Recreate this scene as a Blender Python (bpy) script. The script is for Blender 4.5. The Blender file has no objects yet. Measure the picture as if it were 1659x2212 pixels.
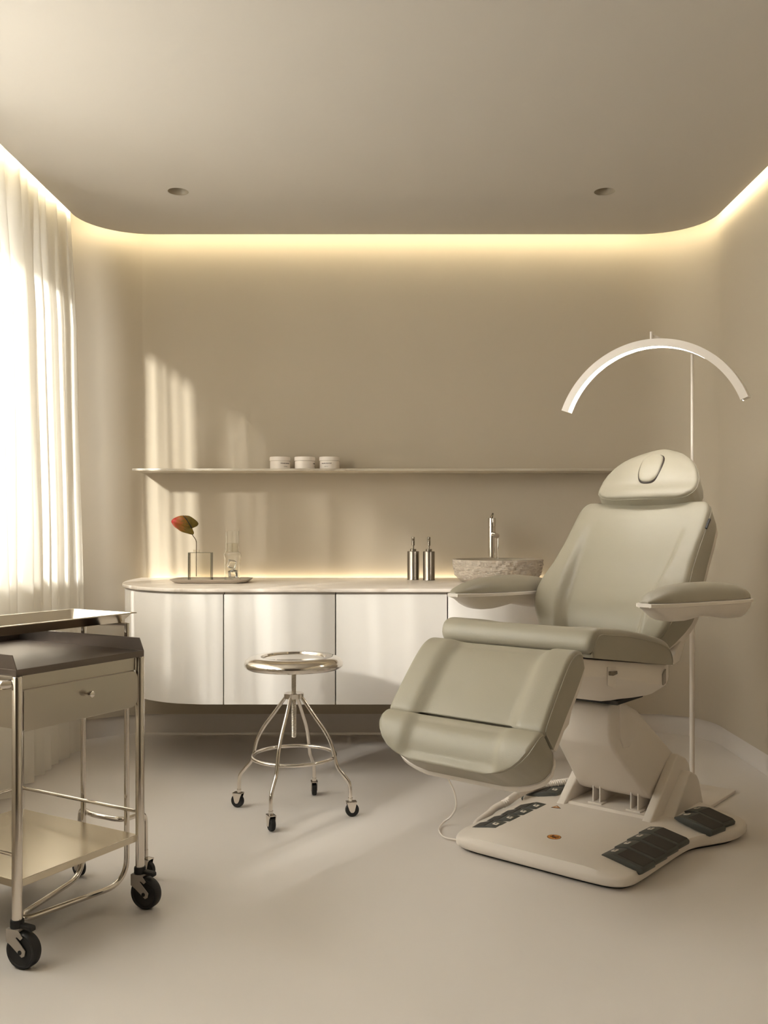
import bpy, bmesh, math, random
from mathutils import Vector, Matrix

random.seed(7)
C = bpy.context.scene.collection
SC = bpy.context.scene
R = math.radians

# ------------------------------------------------------------------ camera, light, exposure
cam_data = bpy.data.cameras.new('camera')
cam = bpy.data.objects.new('camera', cam_data)
C.objects.link(cam)
cam.location = (0, 0, 1.04)
cam.rotation_euler = (R(90), 0, 0)
cam_data.sensor_fit = 'HORIZONTAL'
cam_data.sensor_width = 36.0
cam_data.lens = 36.0 * 2000 / 1659
cam_data.shift_x = -28.5 / 1659
cam_data.shift_y = 38.0 / 1659
cam_data.clip_start = 0.02
SC.camera = cam

SC.view_settings.view_transform = 'Standard'
SC.view_settings.look = 'None'
SC.view_settings.exposure = 0.0
SC.view_settings.gamma = 1.0
SC.view_settings.use_curve_mapping = False

SKY_STRENGTH = 1.0
SUN_STRENGTH = 52.0
DAY_POWER = 325.0
COVE_STRENGTH = 27.0
COUNTER_STRENGTH = 12.0
ARC_STRENGTH = 50.0

w = bpy.data.worlds.new('sky')
SC.world = w
w.use_nodes = True
bg = w.node_tree.nodes['Background']
bg.inputs[0].default_value = (1.0, 1.0, 1.0, 1)
bg.inputs[1].default_value = SKY_STRENGTH

SUN_DIR = Vector((0.65, 1.0, -0.475)).normalized()
sd = bpy.data.lights.new('sun', 'SUN')
sd.energy = SUN_STRENGTH
sd.angle = R(3.4)
sd.color = (1.0, 0.975, 0.935)
so = bpy.data.objects.new('sun', sd)
C.objects.link(so)
so.location = (-6, -5, 5)
so.rotation_euler = SUN_DIR.to_track_quat('-Z', 'Y').to_euler()

ad = bpy.data.lights.new('window_daylight', 'AREA')
ad.shape = 'RECTANGLE'
ad.size = 1.9
ad.size_y = 1.9
ad.energy = DAY_POWER
ad.color = (0.97, 0.985, 1.0)
ao = bpy.data.objects.new('window_daylight', ad)
C.objects.link(ao)
ao.location = (-2.15, 2.35, 1.75)
ao.rotation_euler = Vector((1, 0, 0)).to_track_quat('-Z', 'Y').to_euler()

cy = SC.cycles
cy.use_denoising = True
cy.max_bounces = 12
cy.diffuse_bounces = 7
cy.glossy_bounces = 5
cy.transmission_bounces = 8
cy.transparent_max_bounces = 24
cy.caustics_reflective = False
cy.caustics_refractive = False
cy.sample_clamp_indirect = 6.0

# ------------------------------------------------------------------ materials
def mat(name, col, rough=0.5, metal=0.0, bump=0.0, bscale=40.0, var=0.0, vscale=3.0, spec=0.5, coat=0.0, sheen=0.0, aniso=None):
    m = bpy.data.materials.new(name)
    m.use_nodes = True
    nt = m.node_tree
    b = nt.nodes['Principled BSDF']
    b.inputs['Base Color'].default_value = (*col, 1)
    b.inputs['Roughness'].default_value = rough
    b.inputs['Metallic'].default_value = metal
    b.inputs['Specular IOR Level'].default_value = spec
    if coat:
        b.inputs['Coat Weight'].default_value = coat
        b.inputs['Coat Roughness'].default_value = 0.15
    tc = nt.nodes.new('ShaderNodeTexCoord')
    if var > 0:
        n = nt.nodes.new('ShaderNodeTexNoise')
        n.inputs['Scale'].default_value = vscale
        n.inputs['Detail'].default_value = 6
        nt.links.new(tc.outputs['Object'], n.inputs['Vector'])
        mx = nt.nodes.new('ShaderNodeMix')
        mx.data_type = 'RGBA'
        mx.inputs[6].default_value = (*[c * (1 - var) for c in col], 1)
        mx.inputs[7].default_value = (*[min(1, c * (1 + var)) for c in col], 1)
        nt.links.new(n.outputs['Fac'], mx.inputs[0])
        nt.links.new(mx.outputs[2], b.inputs['Base Color'])
    if bump > 0:
        n2 = nt.nodes.new('ShaderNodeTexNoise')
        n2.inputs['Scale'].default_value = bscale
        n2.inputs['Detail'].default_value = 5
        if aniso:
            mp = nt.nodes.new('ShaderNodeMapping')
            mp.inputs['Scale'].default_value = aniso
            nt.links.new(tc.outputs['Object'], mp.inputs[0])
            nt.links.new(mp.outputs[0], n2.inputs['Vector'])
        else:
            nt.links.new(tc.outputs['Object'], n2.inputs['Vector'])
        bp = nt.nodes.new('ShaderNodeBump')
        bp.inputs['Strength'].default_value = bump
        bp.inputs['Distance'].default_value = 0.004
        nt.links.new(n2.outputs['Fac'], bp.inputs['Height'])
        nt.links.new(bp.outputs[0], b.inputs['Normal'])
    return m

def emis(name, col, strength):
    m = bpy.data.materials.new(name)
    m.use_nodes = True
    nt = m.node_tree
    nt.nodes.clear()
    o = nt.nodes.new('ShaderNodeOutputMaterial')
    e = nt.nodes.new('ShaderNodeEmission')
    e.inputs[0].default_value = (*col, 1)
    e.inputs[1].default_value = strength
    nt.links.new(e.outputs[0], o.inputs[0])
    return m

def glass_thin(name, col, refl=0.12, tint=0.95):
    """clear thin-walled glass: fresnel reflection over a tinted see-through wall"""
    m = bpy.data.materials.new(name)
    m.use_nodes = True
    nt = m.node_tree
    nt.nodes.clear()
    o = nt.nodes.new('ShaderNodeOutputMaterial')
    t = nt.nodes.new('ShaderNodeBsdfTransparent')
    t.inputs[0].default_value = (*col, 1)
    g = nt.nodes.new('ShaderNodeBsdfGlossy')
    g.inputs['Roughness'].default_value = 0.03
    lwt = nt.nodes.new('ShaderNodeLayerWeight')
    lwt.inputs[0].default_value = 0.5
    pw = nt.nodes.new('ShaderNodeMath')
    pw.operation = 'POWER'
    pw.inputs[1].default_value = 4.0
    nt.links.new(lwt.outputs['Facing'], pw.inputs[0])
    f = nt.nodes.new('ShaderNodeMath')
    f.operation = 'MULTIPLY_ADD'
    f.inputs[1].default_value = 0.55
    f.inputs[2].default_value = 0.04
    nt.links.new(pw.outputs[0], f.inputs[0])
    mx = nt.nodes.new('ShaderNodeMixShader')
    nt.links.new(f.outputs[0], mx.inputs[0])
    nt.links.new(t.outputs[0], mx.inputs[1])
    nt.links.new(g.outputs[0], mx.inputs[2])
    nt.links.new(mx.outputs[0], o.inputs[0])
    return m

def glass_solid(name, col):
    m = bpy.data.materials.new(name)
    m.use_nodes = True
    b = m.node_tree.nodes['Principled BSDF']
    b.inputs['Base Color'].default_value = (*col, 1)
    b.inputs['Roughness'].default_value = 0.03
    b.inputs['Transmission Weight'].default_value = 1.0
    b.inputs['IOR'].default_value = 1.33
    return m

M = {}
M['wall'] = mat('wall_plaster', (0.49, 0.434, 0.352), 0.75, bump=0.05, bscale=60, var=0.02, spec=0.2)
M['dim_wall'] = mat('unseen_wall_darkened', (0.16, 0.135, 0.105), 0.8)  # unseen wall, darkened to give dark steel reflections and a dimmer front floor
M['ceiling'] = mat('ceiling_plaster', (0.495, 0.462, 0.42), 0.8, bump=0.03, bscale=60, spec=0.15)
M['floor'] = mat('floor_microcement', (0.70, 0.66, 0.63), 0.30, bump=0.05, bscale=18, var=0.035, vscale=2.2, spec=0.4)
M['cabinet'] = mat('cabinet_lacquer', (0.74, 0.715, 0.695), 0.32, spec=0.4)
M['carcass'] = mat('cabinet_carcass', (0.62, 0.58, 0.54), 0.6)
M['leather'] = mat('taupe_leather', (0.325, 0.298, 0.235), 0.42, bump=0.10, bscale=420, var=0.012, vscale=5, spec=0.4)
M['plastic'] = mat('white_plastic', (0.72, 0.665, 0.605), 0.38, spec=0.4)
M['white'] = mat('white_enamel', (0.78, 0.72, 0.665), 0.35)
M['pedal'] = mat('pedal_rubber', (0.060, 0.064, 0.057), 0.42)
M['pedal_top'] = mat('pedal_rubber_tread', (0.036, 0.032, 0.027), 0.6, bump=0.1, bscale=300)
M['black'] = mat('black_rubber', (0.006, 0.006, 0.006), 0.55)
M['steel'] = mat('polished_steel', (0.70, 0.655, 0.60), 0.12, 1.0)
M['brushed'] = mat('brushed_steel', (0.56, 0.52, 0.46), 0.28, 1.0, bump=0.04, bscale=60, aniso=(1, 40, 1))
M['satin'] = mat('satin_steel', (0.165, 0.14, 0.125), 0.34, 1.0, bump=0.03, bscale=200)
M['fork'] = mat('caster_fork_grey', (0.36, 0.32, 0.28), 0.45)
M['label_orange'] = mat('label_orange', (0.55, 0.22, 0.03), 0.45)
M['label_dark'] = mat('ink_and_gap_shade', (0.03, 0.02, 0.015), 0.5)
M['label_white'] = mat('label_white', (0.75, 0.70, 0.62), 0.5)
M['label_red'] = mat('label_red', (0.35, 0.06, 0.02), 0.5)
M['ceramic'] = mat('jar_ceramic', (0.76, 0.70, 0.645), 0.4)
M['tray'] = mat('tray_ceramic', (0.58, 0.52, 0.45), 0.45)
M['stem'] = mat('flower_stem', (0.10, 0.065, 0.03), 0.5)
M['spadix'] = mat('flower_spadix', (0.02, 0.014, 0.01), 0.6, bump=0.4, bscale=600)
M['glass'] = glass_thin('clear_glass', (0.93, 0.92, 0.88))
M['smoke_glass'] = glass_thin('smoked_glass', (0.972, 0.965, 0.945))
M['glass_edge'] = mat('glass_cut_edge', (0.09, 0.10, 0.07), 0.15)
M['ice'] = glass_thin('ice', (0.88, 0.86, 0.82))
M['water'] = glass_solid('water', (0.97, 0.96, 0.93))
M['clear_solid'] = glass_solid('clear_glass_solid', (0.985, 0.985, 0.97))
M['pane'] = glass_thin('window_pane', (0.97, 0.98, 0.97))
M['cove'] = emis('cove_led', (1.0, 0.85, 0.55), COVE_STRENGTH)
M['counter_led'] = emis('counter_led', (1.0, 0.86, 0.60), COUNTER_STRENGTH)
M['arc'] = emis('arc_diffuser', (1.0, 0.95, 0.87), ARC_STRENGTH)
M['lens'] = mat('downlight_lens', (0.20, 0.17, 0.13), 0.4)
M['reflector'] = mat('downlight_reflector', (0.30, 0.255, 0.19), 0.45)

def marble(name, base, vein):
    m = bpy.data.materials.new(name)
    m.use_nodes = True
    nt = m.node_tree
    b = nt.nodes['Principled BSDF']
    b.inputs['Roughness'].default_value = 0.28
    tc = nt.nodes.new('ShaderNodeTexCoord')
    mp = nt.nodes.new('ShaderNodeMapping')
    mp.inputs['Rotation'].default_value = (0, 0, 0.12)
    mp.inputs['Scale'].default_value = (0.6, 5, 1)
    n = nt.nodes.new('ShaderNodeTexNoise')
    n.inputs['Scale'].default_value = 2.2
    n.inputs['Detail'].default_value = 8
    n.inputs['Distortion'].default_value = 1.2
    r = nt.nodes.new('ShaderNodeValToRGB')
    r.color_ramp.elements[0].position = 0.44
    r.color_ramp.elements[0].color = (*base, 1)
    r.color_ramp.elements[1].position = 0.53
    r.color_ramp.elements[1].color = (*base, 1)
    e = r.color_ramp.elements.new(0.485)
    e.color = (*vein, 1)
    nt.links.new(tc.outputs['Object'], mp.inputs[0])
    nt.links.new(mp.outputs[0], n.inputs['Vector'])
    nt.links.new(n.outputs['Fac'], r.inputs[0])
    nt.links.new(r.outputs[0], b.inputs['Base Color'])
    return m
M['marble'] = marble('worktop_marble', (0.80, 0.735, 0.68), (0.66, 0.585, 0.515))
M['shelf'] = marble('shelf_stone', (0.50, 0.45, 0.37), (0.36, 0.31, 0.25))

def fabric():
    m = bpy.data.materials.new('curtain_linen')
    m.use_nodes = True
    nt = m.node_tree
    nt.nodes.clear()
    o = nt.nodes.new('ShaderNodeOutputMaterial')
    d = nt.nodes.new('ShaderNodeBsdfDiffuse')
    d.inputs[0].default_value = (0.78, 0.75, 0.69, 1)
    t = nt.nodes.new('ShaderNodeBsdfTranslucent')
    t.inputs[0].default_value = (0.86, 0.835, 0.79, 1)
    p = nt.nodes.new('ShaderNodeBsdfTransparent')
    p.inputs[0].default_value = (1, 0.97, 0.92, 1)
    a = nt.nodes.new('ShaderNodeMixShader')
    a.inputs[0].default_value = 0.145
    b = nt.nodes.new('ShaderNodeMixShader')
    b.inputs[0].default_value = 0.165
    nt.links.new(d.outputs[0], a.inputs[1])
    nt.links.new(t.outputs[0], a.inputs[2])
    nt.links.new(a.outputs[0], b.inputs[1])
    nt.links.new(p.outputs[0], b.inputs[2])
    nt.links.new(b.outputs[0], o.inputs[0])
    return m
M['curtain'] = fabric()

def stone():
    m = mat('basin_travertine', (0.56, 0.50, 0.43), 0.85, bump=1.0, bscale=90, var=0.16, vscale=30, spec=0.2)
    return m
M['stone'] = stone()
M['stone_smooth'] = mat('basin_honed_stone', (0.40, 0.35, 0.28), 0.6, var=0.08, vscale=20)

def spathe_mat():
    m = bpy.data.materials.new('anthurium_spathe')
    m.use_nodes = True
    nt = m.node_tree
    b = nt.nodes['Principled BSDF']
    b.inputs['Roughness'].default_value = 0.25
    tc = nt.nodes.new('ShaderNodeTexCoord')
    sx = nt.nodes.new('ShaderNodeSeparateXYZ')
    nt.links.new(tc.outputs['Generated'], sx.inputs[0])
    n = nt.nodes.new('ShaderNodeTexNoise')
    n.inputs['Scale'].default_value = 9
    nt.links.new(tc.outputs['Generated'], n.inputs['Vector'])
    ad_ = nt.nodes.new('ShaderNodeMath')
    ad_.operation = 'MULTIPLY_ADD'
    ad_.inputs[1].default_value = 0.75
    nt.links.new(n.outputs['Fac'], ad_.inputs[0])
    nt.links.new(sx.outputs['X'], ad_.inputs[2])
    r = nt.nodes.new('ShaderNodeValToRGB')
    el = r.color_ramp.elements
    el[0].position = 0.32
    el[0].color = (0.40, 0.010, 0.030, 1)
    el[1].position = 0.78
    el[1].color = (0.24, 0.095, 0.010, 1)
    e = el.new(0.55)
    e.color = (0.33, 0.055, 0.020, 1)
    e = el.new(1.0)
    e.color = (0.12, 0.080, 0.008, 1)
    nt.links.new(ad_.outputs[0], r.inputs[0])
    nt.links.new(r.outputs[0], b.inputs['Base Color'])
    return m
M['spathe'] = spathe_mat()

# ------------------------------------------------------------------ mesh helpers
class MB:
    def __init__(self):
        self.v = []
        self.f = []

    def add(self, verts, faces):
        o = len(self.v)
        self.v += [tuple(p) for p in verts]
        self.f += [[i + o for i in f] for f in faces]
        return self

    def box(self, x0, x1, y0, y1, z0, z1):
        v = [(x, y, z) for z in (z0, z1) for y in (y0, y1) for x in (x0, x1)]
        return self.add(v, [(0, 2, 3, 1), (4, 5, 7, 6), (0, 1, 5, 4), (2, 6, 7, 3), (0, 4, 6, 2), (1, 3, 7, 5)])

    def obox(self, c, ax, ay, az, hx, hy, hz):
        c, ax, ay, az = Vector(c), Vector(ax).normalized(), Vector(ay).normalized(), Vector(az).normalized()
        v = [c + ax * hx * i + ay * hy * j + az * hz * k for k in (-1, 1) for j in (-1, 1) for i in (-1, 1)]
        return self.add(v, [(0, 2, 3, 1), (4, 5, 7, 6), (0, 1, 5, 4), (2, 6, 7, 3), (0, 4, 6, 2), (1, 3, 7, 5)])

    def loft(self, rings, closed=True, caps=True):
        n = len(rings[0])
        v = [p for r in rings for p in r]
        f = []
        for i in range(len(rings) - 1):
            for j in range(n if closed else n - 1):
                k = (j + 1) % n
                f.append((i * n + j, i * n + k, (i + 1) * n + k, (i + 1) * n + j))
        if caps and closed:
            f.append(tuple(range(n - 1, -1, -1)))
            f.append(tuple((len(rings) - 1) * n + j for j in range(n)))
        return self.add(v, f)

    def tube(self, path, r, seg=12, closed=False, caps=True):
        P = [Vector(p) for p in path]
        n = len(P)
        rr = r if isinstance(r, (list, tuple)) else [r] * n
        T = []
        for i in range(n):
            if closed:
                t = P[(i + 1) % n] - P[i - 1]
            else:
                t = P[min(i + 1, n - 1)] - P[max(i - 1, 0)]
            T.append(t.normalized())
        up = Vector((0, 0, 1)) if abs(T[0].z) < 0.9 else Vector((1, 0, 0))
        N = (up - T[0] * up.dot(T[0])).normalized()
        rings = []
        for i in range(n):
            N = (N - T[i] * N.dot(T[i])).normalized()
            B = T[i].cross(N)
            rings.append([P[i] + (N * math.cos(2 * math.pi * k / seg) + B * math.sin(2 * math.pi * k / seg)) * rr[i] for k in range(seg)])
        if closed:
            rings.append(rings[0])
        return self.loft(rings, True, caps and not closed)

    def lathe(self, prof, c=(0, 0, 0), seg=40, caps=False):
        rings = []
        for r, z in prof:
            rings.append([(c[0] + r * math.cos(2 * math.pi * k / seg), c[1] + r * math.sin(2 * math.pi * k / seg), c[2] + z) for k in range(seg)])
        return self.loft(rings, True, caps)

    def prism(self, poly, a0, a1, fn):
        """poly of 2-D points extruded from a0 to a1; fn(a, p, q) -> xyz"""
        n = len(poly)
        v = [fn(a0, *p) for p in poly] + [fn(a1, *p) for p in poly]
        f = [tuple(range(n)), tuple(range(2 * n - 1, n - 1, -1))]
        for j in range(n):
            k = (j + 1) % n
            f.append((j, n + j, n + k, k))
        return self.add(v, f)

    def build(self, name, material, parent=None, smooth=True, bevel=0.0, bseg=3, angle=35, kind=None, solid=0.0, subsurf=0):
        me = bpy.data.meshes.new(name)
        me.from_pydata(self.v, [], self.f)
        me.update()
        bm = bmesh.new()
        bm.from_mesh(me)
        bmesh.ops.remove_doubles(bm, verts=bm.verts, dist=1e-6)
        bmesh.ops.recalc_face_normals(bm, faces=bm.faces)
        if bevel > 0:
            es = [e for e in bm.edges if len(e.link_faces) == 2 and e.calc_face_angle(0) > R(angle - 5)]
            bmesh.ops.bevel(bm, geom=es, offset=bevel, segments=bseg, profile=0.5, affect='EDGES', clamp_overlap=True)
        bm.to_mesh(me)
        bm.free()
        if smooth:
            me.shade_smooth()
            me.set_sharp_from_angle(angle=R(angle))
        me.materials.append(material)
        o = bpy.data.objects.new(name, me)
        C.objects.link(o)
        if parent is not None:
            o.parent = parent
        if kind:
            o['kind'] = kind
        if solid:
            s = o.modifiers.new('thickness', 'SOLIDIFY')
            s.thickness = solid
            s.offset = 0
        if subsurf:
            s = o.modifiers.new('smooth', 'SUBSURF')
            s.levels = s.render_levels = subsurf
        return o

def tag(o, label, cat, group=None, kind=None):
    o['label'] = label
    o['category'] = cat
    if group:
        o['group'] = group
    if kind:
        o['kind'] = kind
    return o

def thing(name, loc, label, cat, rz=0.0, group=None):
    o = bpy.data.objects.new(name, None)
    o.empty_display_size = 0.05
    C.objects.link(o)
    o.location = loc
    o.rotation_euler = (0, 0, rz)
    return tag(o, label, cat, group)

def copy_tree(o, parent=None):
    c = o.copy()
    C.objects.link(c)
    if parent is not None:
        c.parent = parent
    for ch in list(o.children):
        copy_tree(ch, c)
    return c

def smoothpath(pts, n=8, closed=False):
    """Catmull-Rom through the points (2-D or 3-D)"""
    P = [Vector(p) for p in pts]
    out = []
    m = len(P)
    for i in range(m if closed else m - 1):
        if closed:
            p0, p1, p2, p3 = P[i - 1], P[i], P[(i + 1) % m], P[(i + 2) % m]
        else:
            p0, p1, p2, p3 = P[max(i - 1, 0)], P[i], P[i + 1], P[min(i + 2, m - 1)]
        for k in range(n):
            t = k / n
            out.append(0.5 * ((2 * p1) + (p2 - p0) * t + (2 * p0 - 5 * p1 + 4 * p2 - p3) * t * t + (3 * p1 - p0 - 3 * p2 + p3) * t ** 3))
    if not closed:
        out.append(P[-1])
    return out

def fillet(pts, r, n=6):
    """polyline with rounded corners"""
    P = [Vector(p) for p in pts]
    out = [P[0]]
    for i in range(1, len(P) - 1):
        a, b, c = P[i - 1], P[i], P[i + 1]
        d1, d2 = (a - b), (c - b)
        rr = min(r, d1.length * 0.48, d2.length * 0.48)
        s, e = b + d1.normalized() * rr, b + d2.normalized() * rr
        for k in range(n + 1):
            t = k / n
            out.append((1 - t) ** 2 * s + 2 * t * (1 - t) * b + t * t * e)
    out.append(P[-1])
    return out

def lerp_table(tab, x):
    if x <= tab[0][0]:
        return tab[0][1]
    for (x0, y0), (x1, y1) in zip(tab, tab[1:]):
        if x <= x1:
            return y0 + (y1 - y0) * (x - x0) / (x1 - x0)
    return tab[-1][1]

def sstep(e0, e1, x):
    t = max(0.0, min(1.0, (x - e0) / (e1 - e0)))
    return t * t * (3 - 2 * t)

# ------------------------------------------------------------------ room shell
ZC = 2.520                      # underside of the dropped ceiling
ZT = 2.80                       # slab above the cove
YB = -1.6                       # wall behind the camera
far_pts = smoothpath([(-1.75, 4.38), (-1.64, 4.49), (-1.51, 4.60), (-1.40, 4.675), (-1.295, 4.735)], 6)
far_pts = [Vector((-1.75, 4.30))] + far_pts + [Vector((1.26, 4.74))]
for k in range(1, 13):
    t = k / 12 * math.pi / 2
    far_pts.append(Vector((1.26 + 0.29 * math.sin(t), 4.45 + 0.29 * math.cos(t))))

def wall_strip(name, pts, z0, z1, m, flip=False, thick=0.10):
    """a wall following a plan polyline, thickness outwards (left of the walking direction)"""
    P = [Vector((p[0], p[1])) for p in pts]
    n = len(P)
    out = []
    for i in range(n):
        t = (P[min(i + 1, n - 1)] - P[max(i - 1, 0)]).normalized()
        nn = Vector((-t.y, t.x)) * (-1 if flip else 1)
        out.append(P[i] + nn * thick)
    rings = [[(p.x, p.y, z0), (p.x, p.y, z1), (q.x, q.y, z1), (q.x, q.y, z0)] for p, q in zip(P, out)]
    mb = MB().loft(rings, True, True)
    return mb.build(name, m, kind='structure', angle=30)

MB().box(-1.95, 1.75, YB - 0.1, 4.95, -0.12, 0).build('floor', M['floor'], kind='structure')
ZW = 0.097
wall_strip('wall_back', far_pts, ZW, ZT, M['wall'])
wall_strip('wall_right', [(1.55, 4.45), (1.55, YB)], ZW, ZT, M['wall'])
wall_strip('wall_front', [(1.55, YB), (-1.85, YB)], ZW, ZT, M['dim_wall'])

def inset(pts, d):
    P = [Vector((p[0], p[1])) for p in pts]
    n = len(P)
    r = []
    for i in range(n):
        t = (P[min(i + 1, n - 1)] - P[max(i - 1, 0)]).normalized()
        r.append(P[i] + Vector((-t.y, t.x)) * d)
    return r
wall_strip('baseboard_back', inset(far_pts, 0.012), 0, ZW, M['floor'], thick=0.08)
wall_strip('baseboard_right', [(1.562, 4.45), (1.562, YB)], 0, ZW, M['floor'], thick=0.08)
wall_strip('baseboard_front', [(1.55, YB - 0.012), (-1.85, YB - 0.012)], 0, ZW, M['floor'], thick=0.08)

# left wall with the window band
WX0, WX1 = -1.87, -1.75
WY0, WY1, WZ0, WZ1 = 0.4, 4.01, 0.97, 2.385
lw = MB()
lw.box(WX0, WX1, YB - 0.1, 4.38, 0, WZ0)
lw.box(WX0, WX1, YB - 0.1, 4.38, WZ1, ZT)
lw.box(WX0, WX1, YB - 0.1, WY0, WZ0, WZ1)
lw.box(WX0, WX1, WY1, 4.38, WZ0, WZ1)
lw.build('wall_left', M['wall'], kind='structure')
wf = MB()
wf.box(-1.85, -1.79, WY0, WY1, WZ0, WZ0 + 0.04)
wf.box(-1.85, -1.79, WY0, WY1, WZ1 - 0.04, WZ1)
wf.box(-1.85, -1.79, WY0, WY0 + 0.05, WZ0 + 0.04, WZ1 - 0.04)
wf.box(-1.85, -1.79, WY1 - 0.03, WY1, WZ0 + 0.04, WZ1 - 0.04)
win = wf.build('window_1', M['white'], kind='structure')
wp = MB().box(-1.822, -1.818, WY0 + 0.05, WY1 - 0.03, WZ0 + 0.04, WZ1 - 0.04).build('pane', M['pane'], win)

MB().box(-1.95, 1.75, YB - 0.1, 4.95, ZT, ZT + 0.1).build('ceiling', M['ceiling'], kind='structure')

# dropped ceiling raft with two round openings
def raft_outline():
    XL, XR, YF, r = -1.523, 1.509, 4.64, 0.30
    o = [(XL, YB + 0.08)]
    for k in range(13):
        t = math.pi - k / 12 * math.pi / 2
        o.append((XL + r + r * math.cos(t), YF - r + r * math.sin(t)))
    for k in range(13):
        t = math.pi / 2 - k / 12 * math.pi / 2
        o.append((XR - r + r * math.cos(t), YF - r + r * math.sin(t)))
    o.append((XR, YB + 0.08))
    return o
RO = raft_outline()
HOLES = [(-0.959, 4.055), (0.908, 4.055)]
HR = 0.0455
RT = 0.09
bm = bmesh.new()
def loop(pts, z):
    vs = [bm.verts.new((p[0], p[1], z)) for p in pts]
    es = [bm.edges.new((vs[i], vs[(i + 1) % len(vs)])) for i in range(len(vs))]
    return vs, es
ov, oe = loop(RO, ZC)
alle = list(oe)
hv = []
for hx, hy in HOLES:
    vs, es = loop([(hx + HR * math.cos(2 * math.pi * k / 36), hy + HR * math.sin(2 * math.pi * k / 36)) for k in range(36)], ZC)
    alle += es
    hv.append(vs)
bmesh.ops.triangle_fill(bm, use_beauty=True, use_dissolve=False, edges=alle, normal=(0, 0, -1))
tv = [bm.verts.new((p[0], p[1], ZC + RT)) for p in RO]
n = len(RO)
for i in range(n):
    bm.faces.new((ov[i], ov[(i + 1) % n], tv[(i + 1) % n], tv[i]))
bm.faces.new(tv)
bmesh.ops.recalc_face_normals(bm, faces=bm.faces)
me = bpy.data.meshes.new('trim_1')
bm.to_mesh(me)
bm.free()
me.materials.append(M['ceiling'])
raft = bpy.data.objects.new('trim_1', me)
C.objects.link(raft)
raft['kind'] = 'structure'

# warm light strip on the edge of the raft
P = [Vector(p) for p in RO]
rings = []
for i in range(len(P)):
    t = (P[min(i + 1, n - 1)] - P[max(i - 1, 0)]).normalized()
    nn = Vector((-t.y, t.x))
    a, b = P[i] + nn * 0.001, P[i] + nn * 0.009
    rings.append([(a.x, a.y, ZC + 0.018), (b.x, b.y, ZC + 0.018), (b.x, b.y, ZC + 0.032), (a.x, a.y, ZC + 0.032)])
MB().loft(rings, True, True).build('trim_2', M['cove'], kind='structure', smooth=False)

# recessed downlights
def downlight(x, y, label):
    t = thing('downlight', (x, y, ZC), label, 'ceiling light', group='recessed downlights in the ceiling')
    MB().lathe([(HR - 0.0005, 0.0005), (HR - 0.002, 0.03), (HR - 0.012, 0.055), (0.020, 0.062)], seg=36).build('reflector', M['reflector'], t, solid=0.0008)
    MB().lathe([(0.0005, 0.060), (0.020, 0.060), (0.020, 0.070), (0.0005, 0.070)], seg=24).build('lens', M['lens'], t)
    return t
downlight(HOLES[0][0], HOLES[0][1], 'round recessed downlight in the ceiling nearer the curtain, above the flower vase')
downlight(HOLES[1][0], HOLES[1][1], 'round recessed downlight in the ceiling above the arched floor lamp')

# ------------------------------------------------------------------ curtain
def curtain():
    y = -1.3
    pleats = []
    while y < 4.395:
        wd = random.uniform(0.07, 0.125)
        pleats.append((y, min(wd, 4.405 - y), random.uniform(0.62, 1.0), random.uniform(0, 6.28)))
        y += wd
    cols = []
    for (y0, wd, rel, ph) in pleats:
        for k in range(14):
            s = k / 14
            cols.append((y0, wd, s, abs(math.sin(math.pi * s)) ** 0.6, rel, ph))
    nz = 28
    verts, faces = [], []
    for (y0, wd, s, prof, rel, ph) in cols:
        for i in range(nz + 1):
            q = i / nz
            z = 0.012 + q * (2.65 - 0.012)
            xf = lerp_table([(0, -1.468), (1.0, -1.480), (2.0, -1.502), (2.45, -1.533), (2.7, -1.545)], z)
            # fold depth shaped for the light: shallow at the end for wall streaks, deeper elsewhere
            depth = (0.032 if y0 > 4.15 else 0.075 if y0 > 3.9 else 0.135 if y0 > 3.1 else 0.115 if y0 > 1.3 else 0.085) * rel
            if z > 2.2:
                depth *= 1 - 0.45 * min(1, (z - 2.2) / 0.35)
            x = xf - depth * (1 - prof) - (1 - rel) * 0.05
            x += 0.004 * math.sin(3.1 * z + ph)
            yy = y0 + wd * (s + 0.13 * math.sin(2 * math.pi * s) * min(1, (4.4 - y0) * 4)) + 0.008 * math.sin(1.7 * z + ph)
            verts.append((x, yy, z))
    m = len(cols)
    for c in range(m - 1):
        for i in range(nz):
            a = c * (nz + 1) + i
            faces.append((a, a + nz + 1, a + nz + 2, a + 1))
    o = MB().add(verts, faces).build('curtain', M['curtain'], angle=60)
    return tag(o, 'long off-white pleated curtain covering the window wall on the left', 'curtain')
curtain()
MB().box(-1.66, -1.54, YB, 4.36, 2.652, 2.69).build('trim_3', M['white'], kind='structure')

# ------------------------------------------------------------------ vanity cabinets, worktop, shelf
CZ0, CZ1 = 0.316, 0.772
XC = -0.255                    # middle of the run
DF, DB = 3.83, 4.705           # front face, back
def end_curve(grow=0.0):
    """left end in plan, from the wall round to the straight front"""
    pts = [(-1.290 - grow, DB), (-1.285 - grow, 4.45), (-1.235 - grow * 0.95, 4.20), (-1.13 - grow * 0.8, 4.01 - grow * 0.5),
           (-0.985 - grow * 0.5, 3.885 - grow * 0.85), (-0.85, 3.838 - grow), (-0.72, DF - grow)]
    return [tuple(p) for p in smoothpath(pts, 6)]
def mirror(pts):
    return [(2 * XC - p[0], p[1]) for p in reversed(pts)]

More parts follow.
